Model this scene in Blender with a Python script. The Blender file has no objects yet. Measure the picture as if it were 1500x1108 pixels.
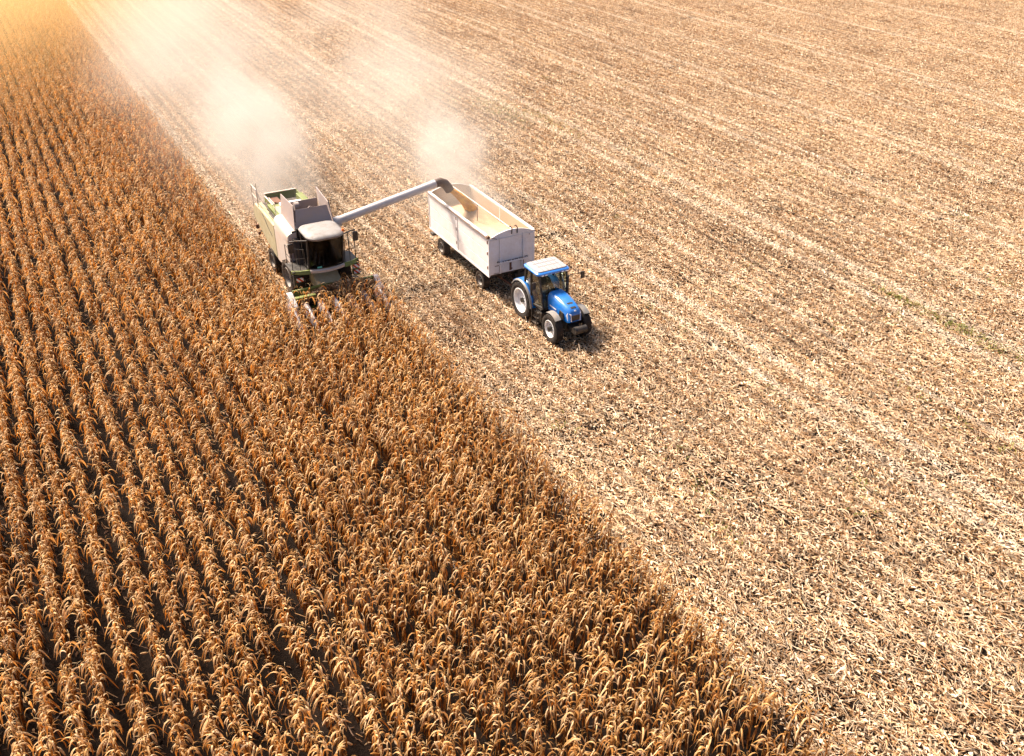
import bpy, bmesh, math, random
import numpy as np
from mathutils import Vector, Matrix

R_ = math.radians
scene = bpy.context.scene
COL = scene.collection
rng = random.Random(7)

# ------------------------------------------------------------------ camera
CAM_H, FPX = 21.3, 1400.0
PITCH, YAW = R_(31.383), R_(28.354)
cam_d = bpy.data.cameras.new("camera")
cam = bpy.data.objects.new("camera", cam_d)
COL.objects.link(cam)
cam.location = (0, 0, CAM_H)
cam.rotation_euler = (R_(90) - PITCH, 0, -YAW)
cam_d.sensor_width = 36
cam_d.lens = 36 * FPX / 1500
cam_d.clip_end = 5000
scene.camera = cam

# ------------------------------------------------------------------ light
SUN_AZ, SUN_EL = R_(-24), R_(48)          # clockwise from +Y
world = bpy.data.worlds.new("World")
scene.world = world
world.use_nodes = True
wn = world.node_tree
bg = wn.nodes["Background"]
sky = wn.nodes.new("ShaderNodeTexSky")
sky.sky_type = 'NISHITA'
sky.sun_disc = False
sky.sun_elevation = SUN_EL
sky.sun_rotation = SUN_AZ
sky.air_density = 0.6
sky.dust_density = 5.0
wn.links.new(sky.outputs[0], bg.inputs[0])
bg.inputs[1].default_value = 0.085
sun_d = bpy.data.lights.new("sun", 'SUN')
sun_d.energy = 4.8
sun_d.angle = R_(15)
sun_d.color = (1.0, 0.875, 0.72)
sun = bpy.data.objects.new("sun", sun_d)
COL.objects.link(sun)
sd = Vector((math.sin(SUN_AZ) * math.cos(SUN_EL), math.cos(SUN_AZ) * math.cos(SUN_EL), math.sin(SUN_EL)))
sun.rotation_euler = sd.to_track_quat('Z', 'Y').to_euler()
sun.location = (-40, 60, 60)
vs = scene.view_settings
vs.view_transform = 'Standard'
vs.look = 'None'
vs.exposure = 1.34
vs.gamma = 1.0
cy = scene.cycles
cy.max_bounces = 6
cy.diffuse_bounces = 1
cy.transmission_bounces = 4
cy.transparent_max_bounces = 12
cy.volume_bounces = 1
cy.volume_step_rate = 2.0
cy.volume_max_steps = 96
cy.caustics_reflective = cy.caustics_refractive = False
cy.use_denoising = True

# ------------------------------------------------------------------ materials
def mat(name):
    m = bpy.data.materials.new(name)
    m.use_nodes = True
    return m, m.node_tree, m.node_tree.nodes["Principled BSDF"]

def noise(nt, scale, detail=3, rough=0.55, coord='Object', vec=None):
    n = nt.nodes.new("ShaderNodeTexNoise")
    n.inputs['Scale'].default_value = scale
    n.inputs['Detail'].default_value = detail
    n.inputs['Roughness'].default_value = rough
    if vec is None:
        tc = nt.nodes.new("ShaderNodeTexCoord")
        vec = tc.outputs[coord]
    nt.links.new(vec, n.inputs['Vector'])
    return n

def ramp(nt, src, stops):
    r = nt.nodes.new("ShaderNodeValToRGB")
    el = r.color_ramp.elements
    while len(el) < len(stops):
        el.new(0.5)
    for e, (p, c) in zip(el, stops):
        e.position = p
        e.color = c if len(c) == 4 else (*c, 1)
    nt.links.new(src, r.inputs[0])
    return r

def mixc(nt, a, b, fac, mode='MIX'):
    m = nt.nodes.new("ShaderNodeMix")
    m.data_type = 'RGBA'
    m.blend_type = mode
    for sock, v in ((m.inputs[0], fac), (m.inputs[6], a), (m.inputs[7], b)):
        if isinstance(v, (int, float)):
            sock.default_value = v
        elif isinstance(v, tuple):
            sock.default_value = (*v, 1) if len(v) == 3 else v
        else:
            nt.links.new(v, sock)
    return m.outputs[2]

def math_n(nt, op, a, b=None, c=None):
    m = nt.nodes.new("ShaderNodeMath")
    m.operation = op
    for i, v in enumerate((a, b, c)):
        if v is None:
            continue
        if isinstance(v, (int, float)):
            m.inputs[i].default_value = v
        else:
            nt.links.new(v, m.inputs[i])
    return m.outputs[0]

DUST = (0.50, 0.36, 0.24)
def paint(name, col, rough=0.4, dirt=0.35, metallic=0.0, scale=1.6, dirtcol=DUST, spec=0.5, coat=0.0):
    m, nt, p = mat(name)
    n = noise(nt, scale, 5, 0.65)
    n2 = noise(nt, scale * 9, 4, 0.6)
    s = math_n(nt, 'MULTIPLY_ADD', n2.outputs[0], 0.4, n.outputs[0])
    f = ramp(nt, s, [(0.55, (0, 0, 0)), (0.95, (dirt, dirt, dirt))])
    c = mixc(nt, col, dirtcol, f.outputs[0])
    nt.links.new(c, p.inputs['Base Color'])
    rr = math_n(nt, 'MULTIPLY_ADD', f.outputs[0], 0.5, rough)
    nt.links.new(rr, p.inputs['Roughness'])
    p.inputs['Metallic'].default_value = metallic
    p.inputs['Specular IOR Level'].default_value = spec
    p.inputs['Coat Weight'].default_value = coat
    p.inputs['Coat Roughness'].default_value = 0.12
    return m

def leafmat(name, trans=0.4, world_var=True, bands=None, rough=0.55, sat=1.0):
    """dry plant matter: per-piece tint attribute, translucent"""
    m, nt, p = mat(name)
    at = nt.nodes.new("ShaderNodeAttribute")
    at.attribute_name = "tint"
    col = at.outputs['Color']
    geo = nt.nodes.new("ShaderNodeNewGeometry")
    fine = noise(nt, 26, 2, 0.6, vec=geo.outputs['Position'])
    fr = ramp(nt, fine.outputs[0], [(0.30, (0.72, 0.68, 0.62)), (0.68, (1.15, 1.13, 1.1))])
    col = mixc(nt, col, fr.outputs[0], 1.0, 'MULTIPLY')
    if world_var:
        mp_ = nt.nodes.new("ShaderNodeMapping")
        mp_.inputs['Scale'].default_value = (1, .10, 1) if bands else (1, .5, 1)
        nt.links.new(geo.outputs['Position'], mp_.inputs[0])
        n = noise(nt, 0.7 if bands else .35, 4, 0.65, vec=mp_.outputs[0])
        r = ramp(nt, n.outputs[0], [(0.32, (0.80, 0.74, 0.68)), (0.5, (1, 1, 1)), (0.70, (1.10, 1.09, 1.05))])
        col = mixc(nt, col, r.outputs[0], 1.0, 'MULTIPLY')
    if bands:
        sep = nt.nodes.new("ShaderNodeSeparateXYZ")
        nt.links.new(geo.outputs['Position'], sep.inputs[0])
        wob = noise(nt, 0.06, 2, 0.5, vec=geo.outputs['Position'])
        x = math_n(nt, 'MULTIPLY_ADD', wob.outputs[0], 0.5, sep.outputs[0])
        tot = None
        for bx, hw, ymin in bands:
            d = math_n(nt, 'ABSOLUTE', math_n(nt, 'SUBTRACT', x, bx + 0.25))
            mr = nt.nodes.new("ShaderNodeMapRange")
            mr.interpolation_type = 'SMOOTHSTEP'
            nt.links.new(d, mr.inputs[0])
            mr.inputs[1].default_value = hw * 0.35
            mr.inputs[2].default_value = hw
            mr.inputs[3].default_value = 1
            mr.inputs[4].default_value = 0
            o_ = mr.outputs[0]
            if ymin:
                o_ = math_n(nt, 'MULTIPLY', o_, math_n(nt, 'GREATER_THAN', sep.outputs[1], ymin))
            tot = o_ if tot is None else math_n(nt, 'MAXIMUM', tot, o_)
        dark = None
        for bx in (16.6, 24.6, 29.3, 33.4, 35.2, 40.1, 44.6, 50.9, 53.3, 60.2, 67.5, 75.6, 79.8, 88.0, 92.4):
            d = math_n(nt, 'ABSOLUTE', math_n(nt, 'SUBTRACT', x, bx + 0.25))
            mr = nt.nodes.new("ShaderNodeMapRange")
            nt.links.new(d, mr.inputs[0])
            mr.inputs[1].default_value = .05; mr.inputs[2].default_value = .16
            mr.inputs[3].default_value = 1; mr.inputs[4].default_value = 0
            dark = mr.outputs[0] if dark is None else math_n(nt, 'MAXIMUM', dark, mr.outputs[0])
        nd = noise(nt, 1.6, 2, .6, vec=mp_.outputs[0])
        kd = ramp(nt, nd.outputs[0], [(.46, (0, 0, 0)), (.62, (.75,) * 3)])
        col = mixc(nt, col, (0.13, 0.065, 0.035), math_n(nt, 'MULTIPLY', dark, kd.outputs[0]))
        # stubble lines: the chaff lies paler between the cut rows
        rowv = math_n(nt, 'SINE', math_n(nt, 'MULTIPLY', x, 2 * math.pi / ROW))
        rr_ = nt.nodes.new("ShaderNodeMapRange")
        nt.links.new(rowv, rr_.inputs[0])
        rr_.inputs[1].default_value = -1; rr_.inputs[2].default_value = 1
        rr_.inputs[3].default_value = .76; rr_.inputs[4].default_value = 1.14
        cmb = nt.nodes.new("ShaderNodeCombineColor")
        for k_ in range(3):
            nt.links.new(rr_.outputs[0], cmb.inputs[k_])
        col = mixc(nt, col, cmb.outputs[0], 1.0, 'MULTIPLY')
        n3 = noise(nt, 1.2, 3, 0.6, vec=mp_.outputs[0])
        k = ramp(nt, n3.outputs[0], [(0.33, (0.3,) * 3), (0.55, (0.62,) * 3)])
        tot = math_n(nt, 'MULTIPLY', tot, k.outputs[0])
        col = mixc(nt, col, (0.86, 0.71, 0.54), tot)
    dif = nt.nodes.new("ShaderNodeBsdfPrincipled")
    nt.links.new(col, dif.inputs['Base Color'])
    dif.inputs['Roughness'].default_value = rough
    dif.inputs['Specular IOR Level'].default_value = 0.25
    tr = nt.nodes.new("ShaderNodeBsdfTranslucent")
    tc = mixc(nt, col, (1.0, 0.62, 0.24), 1.0, 'MULTIPLY')
    nt.links.new(tc, tr.inputs[0])
    mx = nt.nodes.new("ShaderNodeMixShader")
    mx.inputs[0].default_value = trans
    nt.links.new(dif.outputs[0], mx.inputs[1])
    nt.links.new(tr.outputs[0], mx.inputs[2])
    nt.links.new(mx.outputs[0], nt.nodes["Material Output"].inputs[0])
    nt.nodes.remove(p)
    return m

ROW = 0.72
TRACKS = [(10.9, .4, 51), (13.3, .4, 51), (15.5, .3, 46), (17.2, .3, 46), (19.75, .32, 45.5), (21.2, .32, 45.5), (26.0, .36, 0), (27.55, .42, 0), (31.2, .25, 0), (36.0, .45, 0), (37.75, .55, 0),
          (42.2, .25, 0), (47.1, .35, 0), (48.9, .35, 0), (55.6, .4, 0), (57.4, .4, 0), (64, .35, 0), (71, .4, 0), (72.7, .4, 0), (84, .4, 0), (96, .5, 0)]

M = {}
M['leaf'] = leafmat("dry_corn_leaf", 0.34)
M['stalk'] = leafmat("dry_corn_stalk", 0.0)
M['husk'] = leafmat("dry_corn_husk", 0.15)
M['residue'] = leafmat("chopped_corn_residue", 0.18, bands=TRACKS)
M['weed'] = leafmat("green_weed", 0.35, world_var=False)
M['white'] = paint("white_paint", (0.84, 0.80, 0.79), 0.42, 0.4, scale=0.9)
M['white_clean'] = paint("white_rim_paint", (0.82, 0.82, 0.82), 0.4, 0.12, scale=2)
M['cream'] = paint("harvester_white_paint", (0.60, 0.51, 0.45), 0.4, 0.7, scale=1.1)
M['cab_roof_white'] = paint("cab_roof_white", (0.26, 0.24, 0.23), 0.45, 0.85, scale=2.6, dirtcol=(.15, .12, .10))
M['tank_grey'] = paint("dusty_grey_sheet", (0.32, 0.26, 0.25), 0.55, 0.7, scale=2.0, dirtcol=(0.38, 0.28, 0.22))
M['olive'] = paint("dusty_green_paint", (0.46, 0.40, 0.25), 0.5, 0.9, scale=0.8, dirtcol=(0.36, 0.27, 0.14))
M['green'] = paint("green_paint", (0.12, 0.16, 0.018), 0.45, 0.5, scale=1.8, dirtcol=(0.28, 0.22, 0.10))
M['blue'] = paint("blue_paint", (0.0, 0.16, 0.56), 0.22, 0.12, scale=2, coat=0.6)
M['roof_panel'] = paint("pale_roof_panel", (0.31, 0.30, 0.31), 0.35, 0.3, scale=2)
M['black'] = paint("black_plastic", (0.012, 0.011, 0.011), 0.5, 0.12, scale=3)
M['rubber'] = paint("tyre_rubber", (0.014, 0.013, 0.013), 0.75, 0.25, scale=3, dirtcol=(.16, .10, .06), spec=0.3)
M['rubber_dusty'] = paint("dusty_tyre_rubber", (0.02, 0.017, 0.015), 0.8, 0.5, scale=2.2, dirtcol=(.22, .14, .09), spec=0.25)
M['grey'] = paint("grey_plastic", (0.16, 0.16, 0.16), 0.5, 0.4, scale=3)
M['steel'] = paint("dark_steel", (0.05, 0.045, 0.042), 0.5, 0.4, 0.4, scale=3, dirtcol=(.2, .13, .08))
M['rust'] = paint("rusty_steel", (0.13, 0.05, 0.028), 0.8, 0.6, scale=5, dirtcol=(.3, .16, .1))
M['snout'] = paint("lavender_grey_plastic", (0.21, 0.19, 0.22), 0.35, 0.35, scale=3)
M['tube'] = paint("auger_white_paint", (0.52, 0.50, 0.51), 0.35, 0.3, scale=1.5)
M['spout'] = paint("brown_rubber_spout", (0.055, 0.028, 0.024), 0.6, 0.2, scale=3)
M['tarp'] = paint("rolled_white_tarp", (0.75, 0.70, 0.67), 0.6, 0.45, scale=3)
M['brown_strap'] = paint("brown_strap", (0.13, 0.06, 0.04), 0.7, 0.3, scale=4)
M['dusty_inside'] = paint("dusty_trailer_inside", (0.50, 0.35, 0.23), 0.75, 0.5, scale=1.5)
M['beacon'] = paint("orange_beacon_plastic", (0.80, 0.16, 0.01), 0.25, 0.0)
M['lamp'] = paint("clear_lamp_lens", (0.85, 0.85, 0.87), 0.35, 0.0)
M['seat'] = paint("seat_fabric", (0.03, 0.03, 0.035), 0.8, 0.3, scale=6)
M['skin'] = paint("skin", (0.45, 0.22, 0.14), 0.5, 0.0)
M['shirt'] = paint("work_shirt", (0.10, 0.14, 0.16), 0.8, 0.1)
M['trousers'] = paint("work_trousers", (0.03, 0.035, 0.05), 0.8, 0.1)
M['hair'] = paint("dark_hair", (0.03, 0.018, 0.012), 0.6, 0.0)
M['sticker'] = paint("teal_sticker", (0.10, 0.50, 0.42), 0.4, 0.1)

def warn_mat():
    m, nt, p = mat("red_white_stripes")
    tc = nt.nodes.new("ShaderNodeTexCoord")
    sp = nt.nodes.new("ShaderNodeSeparateXYZ")
    nt.links.new(tc.outputs['Object'], sp.inputs[0])
    s = math_n(nt, 'ADD', sp.outputs[0], sp.outputs[2])
    f = math_n(nt, 'FRACT', math_n(nt, 'MULTIPLY', s, 4.2))
    g = math_n(nt, 'GREATER_THAN', f, 0.5)
    c = mixc(nt, (0.75, 0.70, 0.66), (0.55, 0.05, 0.02), g)
    nt.links.new(c, p.inputs['Base Color'])
    p.inputs['Roughness'].default_value = 0.4
    return m
M['warning'] = warn_mat()

def glass_mat(name, tint, trans=0.9, rough=0.03):
    m, nt, p = mat(name)
    nt.nodes.remove(p)
    t = nt.nodes.new("ShaderNodeBsdfTransparent")
    t.inputs[0].default_value = (*tint, 1)
    g = nt.nodes.new("ShaderNodeBsdfGlossy")
    g.inputs[0].default_value = (0.9, 0.92, 0.95, 1)
    g.inputs[1].default_value = rough
    fr = nt.nodes.new("ShaderNodeFresnel")
    fr.inputs[0].default_value = 1.5
    fac = math_n(nt, 'MULTIPLY', fr.outputs[0], trans)
    mx = nt.nodes.new("ShaderNodeMixShader")
    nt.links.new(fac, mx.inputs[0])
    nt.links.new(t.outputs[0], mx.inputs[1])
    nt.links.new(g.outputs[0], mx.inputs[2])
    nt.links.new(mx.outputs[0], nt.nodes["Material Output"].inputs[0])
    return m
M['glass'] = glass_mat("tractor_glass", (0.92, 0.95, 0.88), 0.8)
M['dark_glass'] = glass_mat("tinted_cab_glass", (0.22, 0.19, 0.16), 0.55, 0.16)

def ground_mat():
    m, nt, p = mat("field_soil")
    geo = nt.nodes.new("ShaderNodeNewGeometry")
    n1 = noise(nt, 0.5, 5, 0.6, vec=geo.outputs['Position'])
    n2 = noise(nt, 9.0, 6, 0.7, vec=geo.outputs['Position'])
    a = ramp(nt, n2.outputs[0], [(0.3, (0.005, 0.003, 0.002)), (0.6, (0.015, 0.009, 0.006)), (0.8, (0.045, 0.026, 0.015))])
    b = ramp(nt, n1.outputs[0], [(0.35, (0.75, 0.72, 0.70)), (0.65, (1.2, 1.2, 1.2))])
    soil = mixc(nt, a.outputs[0], b.outputs[0], 1.0, 'MULTIPLY')
    # straw that covers the land beyond the modelled residue
    n3 = noise(nt, 3.0, 7, 0.75, vec=geo.outputs['Position'])
    straw = ramp(nt, n3.outputs[0], [(0.35, (0.16, 0.09, 0.05)), (0.5, (0.50, 0.35, 0.22)), (0.68, (0.74, 0.56, 0.40))])
    sp = nt.nodes.new("ShaderNodeSeparateXYZ")
    nt.links.new(geo.outputs['Position'], sp.inputs[0])
    far = nt.nodes.new("ShaderNodeMapRange")
    ln = nt.nodes.new("ShaderNodeVectorMath"); ln.operation = 'LENGTH'
    nt.links.new(geo.outputs['Position'], ln.inputs[0])
    nt.links.new(ln.outputs['Value'], far.inputs[0])
    far.inputs[1].default_value = 150
    far.inputs[2].default_value = 175
    col = mixc(nt, soil, straw.outputs[0], far.outputs[0])
    nt.links.new(col, p.inputs['Base Color'])
    p.inputs['Roughness'].default_value = 0.95
    p.inputs['Specular IOR Level'].default_value = 0.1
    bp = nt.nodes.new("ShaderNodeBump")
    bp.inputs['Strength'].default_value = 0.8
    bp.inputs['Distance'].default_value = 0.08
    nt.links.new(n2.outputs[0], bp.inputs['Height'])
    nt.links.new(bp.outputs[0], p.inputs['Normal'])
    return m
M['ground'] = ground_mat()

# ------------------------------------------------------------------ mesh helpers
class MB:
    def __init__(self):
        self.bm = bmesh.new()

    def hexa(self, p):
        v = [self.bm.verts.new(q) for q in p]      # 0-3 bottom ccw, 4-7 top ccw
        for f in ((3, 2, 1, 0), (4, 5, 6, 7), (0, 1, 5, 4), (1, 2, 6, 5), (2, 3, 7, 6), (3, 0, 4, 7)):
            self.bm.faces.new([v[i] for i in f])
        return self

    def box(self, x0, y0, z0, x1, y1, z1):
        return self.hexa([(x0, y0, z0), (x1, y0, z0), (x1, y1, z0), (x0, y1, z0),
                          (x0, y0, z1), (x1, y0, z1), (x1, y1, z1), (x0, y1, z1)])

    def bar(self, a, b, w, h, up=(0, 0, 1)):
        a, b = Vector(a), Vector(b)
        d = (b - a).normalized()
        u = Vector(up)
        s = d.cross(u)
        if s.length < 1e-4:
            s = d.cross(Vector((1, 0, 0)))
        s.normalize()
        u = s.cross(d)
        s *= w / 2
        u = u * (h / 2)
        return self.hexa([a - s - u, a + s - u, b + s - u, b - s - u, a - s + u, a + s + u, b + s + u, b - s + u])

    def loft(self, rings, caps=True, closed=True):
        vr = [[self.bm.verts.new(q) for q in r] for r in rings]
        n = len(vr[0])
        for i in range(len(vr) - 1):
            for j in range(n if closed else n - 1):
                k = (j + 1) % n
                self.bm.faces.new([vr[i][j], vr[i][k], vr[i + 1][k], vr[i + 1][j]])
        if caps:
            self.bm.faces.new(list(reversed(vr[0])))
            self.bm.faces.new(vr[-1])
        return self

    def tube(self, path, r, n=8, caps=True):
        path = [Vector(p) for p in path]
        rr = r if isinstance(r, (list, tuple)) else [r] * len(path)
        rings = []
        ref = None
        for i, p in enumerate(path):
            a = path[max(i - 1, 0)]
            b = path[min(i + 1, len(path) - 1)]
            d = (b - a).normalized()
            if ref is None:
                ref = d.orthogonal().normalized()
            s = (ref - d * ref.dot(d)).normalized()
            ref = s
            t = d.cross(s)
            rings.append([p + (s * math.cos(2 * math.pi * k / n) + t * math.sin(2 * math.pi * k / n)) * rr[i] for k in range(n)])
        return self.loft(rings, caps)

    def lathe_x(self, prof, c=(0, 0, 0), n=32, closed=True):
        """profile [(x, r)] revolved about the X axis"""
        rings = []
        for x, r in prof:
            rings.append([(c[0] + x, c[1] + r * math.cos(2 * math.pi * k / n), c[2] + r * math.sin(2 * math.pi * k / n)) for k in range(n)])
        if closed:
            rings.append(rings[0])
            vr = [[self.bm.verts.new(q) for q in r] for r in rings[:-1]]
            vr.append(vr[0])
            for i in range(len(vr) - 1):
                for j in range(n):
                    k = (j + 1) % n
                    self.bm.faces.new([vr[i][j], vr[i][k], vr[i + 1][k], vr[i + 1][j]])
        else:
            self.loft(rings, True)
        return self

    def prism(self, poly, axis, a0, a1):
        def P(u, v, w):
            return {'x': (w, u, v), 'y': (u, w, v), 'z': (u, v, w)}[axis]
        return self.loft([[P(u, v, a0) for u, v in poly], [P(u, v, a1) for u, v in poly]])

    def build(self, name, m, parent=None, bevel=0.0, smooth=False, loc=None, seg=2):
        bm = self.bm
        bmesh.ops.recalc_face_normals(bm, faces=bm.faces)
        if bevel:
            es = [e for e in bm.edges if len(e.link_faces) == 2 and e.calc_face_angle(0) > 0.5]
            bmesh.ops.bevel(bm, geom=es, offset=bevel, segments=seg, affect='EDGES', profile=0.5, clamp_overlap=True)
        me = bpy.data.meshes.new(name)
        bm.to_mesh(me)
        bm.free()
        me.materials.append(m)
        if smooth:
            me.polygons.foreach_set("use_smooth", [True] * len(me.polygons))
            me.set_sharp_from_angle(angle=R_(38))
        o = bpy.data.objects.new(name, me)
        COL.objects.link(o)
        if parent:
            o.parent = parent
        if loc:
            o.location = loc
        return o

def empty(name, loc=(0, 0, 0), parent=None):
    o = bpy.data.objects.new(name, None)
    COL.objects.link(o)
    o.location = loc
    o.empty_display_size = 0.2
    if parent:
        o.parent = parent
    return o

def tag(o, label=None, cat=None, group=None, kind=None):
    if label: o['label'] = label
    if cat: o['category'] = cat
    if group: o['group'] = group
    if kind: o['kind'] = kind
    return o

def arc(cx, cy, r, a0, a1, n):
    return [(cx + r * math.cos(R_(a0 + (a1 - a0) * i / n)), cy + r * math.sin(R_(a0 + (a1 - a0) * i / n))) for i in range(n + 1)]

# ------------------------------------------------------------------ ground
g = MB()
nx = 40
g.bm.verts.ensure_lookup_table()
vs_ = [[g.bm.verts.new((-900 + 1800 * i / nx, -600 + 1800 * j / nx, 0)) for i in range(nx + 1)] for j in range(nx + 1)]
for j in range(nx):
    for i in range(nx):
        g.bm.faces.new([vs_[j][i], vs_[j][i + 1], vs_[j + 1][i + 1], vs_[j + 1][i]])
tag(g.build("ground", M['ground']), "dark brown soil of the harvested field", None, None, 'structure')

# ------------------------------------------------------------------ numpy leaf-strip meshes
class Strips:
    """many bent leaf strips gathered into one mesh with a per-face-corner tint"""
    def __init__(self):
        self.v, self.f, self.c, self.mi = [], [], [], []

    def strip(self, pts, widths, sides, col, fold=0.25, mi=0):
        """pts centre line, sides = unit side vectors; V-fold section of three points"""
        b = len(self.v)
        n = len(pts)
        for i in range(n):
            p, w, s = pts[i], widths[i] * 0.5, sides[i]
            d = (pts[min(i + 1, n - 1)] - pts[max(i - 1, 0)])
            if d.length < 1e-9:
                d = Vector((0, 0, -1))
            nn = s.cross(d.normalized())
            self.v += [p - s * w + nn * (w * fold), p, p + s * w + nn * (w * fold)]
            self.c += [col] * 3
        for i in range(n - 1):
            a = b + i * 3
            self.f += [(a, a + 1, a + 4, a + 3), (a + 1, a + 2, a + 5, a + 4)]
            self.mi += [mi, mi]

    def flat(self, pts, widths, sides, col, mi=0):
        b = len(self.v)
        n = len(pts)
        for i in range(n):
            p, w, s = pts[i], widths[i] * 0.5, sides[i]
            self.v += [p - s * w, p + s * w]
            self.c += [col] * 2
        for i in range(n - 1):
            a = b + i * 2
            self.f.append((a, a + 1, a + 3, a + 2))
            self.mi.append(mi)

    def rod(self, pts, radii, col, n=5, mi=0):
        b = len(self.v)
        for i, p in enumerate(pts):
            d = (pts[min(i + 1, len(pts) - 1)] - pts[max(i - 1, 0)]).normalized()
            s = d.orthogonal().normalized()
            t = d.cross(s)
            for k in range(n):
                a = 2 * math.pi * k / n
                self.v.append(p + (s * math.cos(a) + t * math.sin(a)) * radii[i])
                self.c.append(col)
        for i in range(len(pts) - 1):
            for k in range(n):
                k2 = (k + 1) % n
                a = b + i * n
                self.f.append((a + k, a + k2, a + n + k2, a + n + k))
                self.mi.append(mi)
        e = b + (len(pts) - 1) * n
        self.f.append(tuple(range(e, e + n)))
        self.mi.append(mi)

    def mesh(self, name, mats):
        me = bpy.data.meshes.new(name)
        me.from_pydata([tuple(p) for p in self.v], [], self.f)
        at = me.color_attributes.new("tint", 'FLOAT_COLOR', 'POINT')
        at.data.foreach_set("color", np.array([(*c, 1.0) for c in self.c], np.float32).ravel())
        for m in mats:
            me.materials.append(m)
        me.polygons.foreach_set("material_index", self.mi)
        me.polygons.foreach_set("use_smooth", [True] * len(me.polygons))
        me.update()
        return me

def mixcol(a, b, t):
    return tuple(x + (y - x) * t for x, y in zip(a, b))

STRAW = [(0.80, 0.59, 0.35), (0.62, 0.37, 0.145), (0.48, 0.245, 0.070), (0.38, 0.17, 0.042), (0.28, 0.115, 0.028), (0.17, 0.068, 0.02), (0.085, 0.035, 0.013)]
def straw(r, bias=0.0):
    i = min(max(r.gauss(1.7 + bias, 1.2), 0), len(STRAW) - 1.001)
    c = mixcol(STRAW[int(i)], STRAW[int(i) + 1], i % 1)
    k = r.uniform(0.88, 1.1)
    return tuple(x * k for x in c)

def corn_parts(seed):
    """stalk, leaves and ear of one dry corn plant as three Strips"""
    r = random.Random(seed)
    S, L, E = Strips(), Strips(), Strips()
    h = r.uniform(1.82, 2.28) if r.random() < .85 else r.uniform(1.3, 1.8)
    lean = Vector((r.gauss(0, .03), r.gauss(0, .08), 0))
    def axis(t):
        return Vector((0, 0, h * t)) + lean * (t * t) * h
    S.rod([axis(t) for t in (-0.02, .3, .6, .85, 1.0)], [.016, .014, .011, .007, .004], straw(r, 1.3), 5)
    # tassel
    for k in range(r.randint(3, 5)):
        az = r.uniform(0, 6.28)
        o = Vector((math.cos(az), math.sin(az), 0))
        b = axis(1.0)
        pts = [b, b + o * .06 + Vector((0, 0, .09)), b + o * .15 + Vector((0, 0, .10)), b + o * .21 + Vector((0, 0, .03))]
        S.rod(pts, [.006, .005, .004, .002], straw(r, .2), 3)
    base = r.uniform(0, 6.28)
    n = r.randint(9, 10)
    for k in range(n):
        t = 0.16 + 0.80 * (k / (n - 1)) + r.uniform(-.02, .02)
        az = base + math.pi * k + r.gauss(0, .6)
        if t > .55:                                                # the upper blades are combed to one side by the wind
            az = r.gauss(math.pi, .75) if r.random() < .55 else r.uniform(0, 6.28)
        out = Vector((math.cos(az), math.sin(az), 0))
        side0 = Vector((-math.sin(az), math.cos(az), 0))
        ln = r.uniform(.50, .82) * (1.0 if t > .3 else .8) * (0.8 if t > .9 else 1)
        wd = r.uniform(.045, .078)
        up = t
        wide = r.random() < .14
        if t < .58:                                                # lower leaves hang dead along the stalk
            el = R_(r.uniform(-84, -55)); bend = R_(r.uniform(5, 25)); ln *= .62
        elif wide:
            el = R_(r.uniform(30, 60)); bend = R_(r.uniform(100, 150)); ln *= .95
        else:
            el = R_(r.uniform(64, 86)); bend = R_(r.uniform(130, 165)); ln *= .82
        m = 7
        brk = r.uniform(.12, .3) if t < .58 else r.uniform(.20, .40)                                    # where the blade buckles
        p = axis(t)
        pts, wds, sds = [], [], []
        roll = r.gauss(0, .35); twist = r.gauss(0, .9)
        yaw = r.gauss(0, .5)
        for i in range(m):
            u = i / (m - 1)
            s = 1 / (1 + math.exp(-(u - brk) * 9))
            a = el - bend * s
            a = max(a, R_(-97))
            o2 = (out * math.cos(yaw * u) + side0 * math.sin(yaw * u))
            d = o2 * math.cos(a) + Vector((0, 0, math.sin(a)))
            if i:
                p = p + d * (ln / (m - 1))
            if p.z < .02:
                p.z = .02
            pts.append(p.copy())
            wds.append(wd * (0.45 + .9 * u if u < .4 else (1.0 - (u - .4) / .62) * .85 + .08))
            sd_ = Vector((-o2.y, o2.x, 0))
            sd_ = Matrix.Rotation(roll + twist * u, 3, d) @ sd_
            sds.append(sd_)
        L.strip(pts, wds, sds, straw(r, (4.2 if t < .4 else 3.0 if t < .62 else -.5)), fold=r.uniform(.15, .7))  # lower blades browned by age and painted darker as gap shade; tops painted lighter
    # ear in its husk, hanging from mid stalk
    t = r.uniform(.42, .55)
    az = r.uniform(0, 6.28)
    out = Vector((math.cos(az), math.sin(az), 0))
    b = axis(t) + out * .02
    dr = (out * .55 + Vector((0, 0, -.8 if r.random() < .6 else .5))).normalized()
    b2 = b + out * .07
    pts = [b, b2, b2 + dr * .06, b2 + dr * .14, b2 + dr * .21, b2 + dr * .26]
    E.rod(pts, [.010, .018, .030, .031, .022, .006], straw(r, -1.0), 7)
    return S, L, E

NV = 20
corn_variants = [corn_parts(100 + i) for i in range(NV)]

def joined(parts, name, mats):
    J = Strips()
    for mi, s in enumerate(parts):
        b = len(J.v)
        J.v += s.v
        J.c += s.c
        J.f += [tuple(i + b for i in f) for f in s.f]
        J.mi += [mi] * len(s.f)
    return J.mesh(name, mats)

proto = bpy.data.collections.new("corn_prototypes")
proto.use_fake_user = True
stalk_me, leaf_me, ear_me = [], [], []
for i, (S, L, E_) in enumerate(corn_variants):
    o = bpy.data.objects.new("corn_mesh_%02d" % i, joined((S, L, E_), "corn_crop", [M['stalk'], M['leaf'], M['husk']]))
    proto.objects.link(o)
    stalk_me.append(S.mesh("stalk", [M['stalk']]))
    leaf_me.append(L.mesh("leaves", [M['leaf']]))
    ear_me.append(E_.mesh("corn_ear", [M['husk']]))

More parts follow.
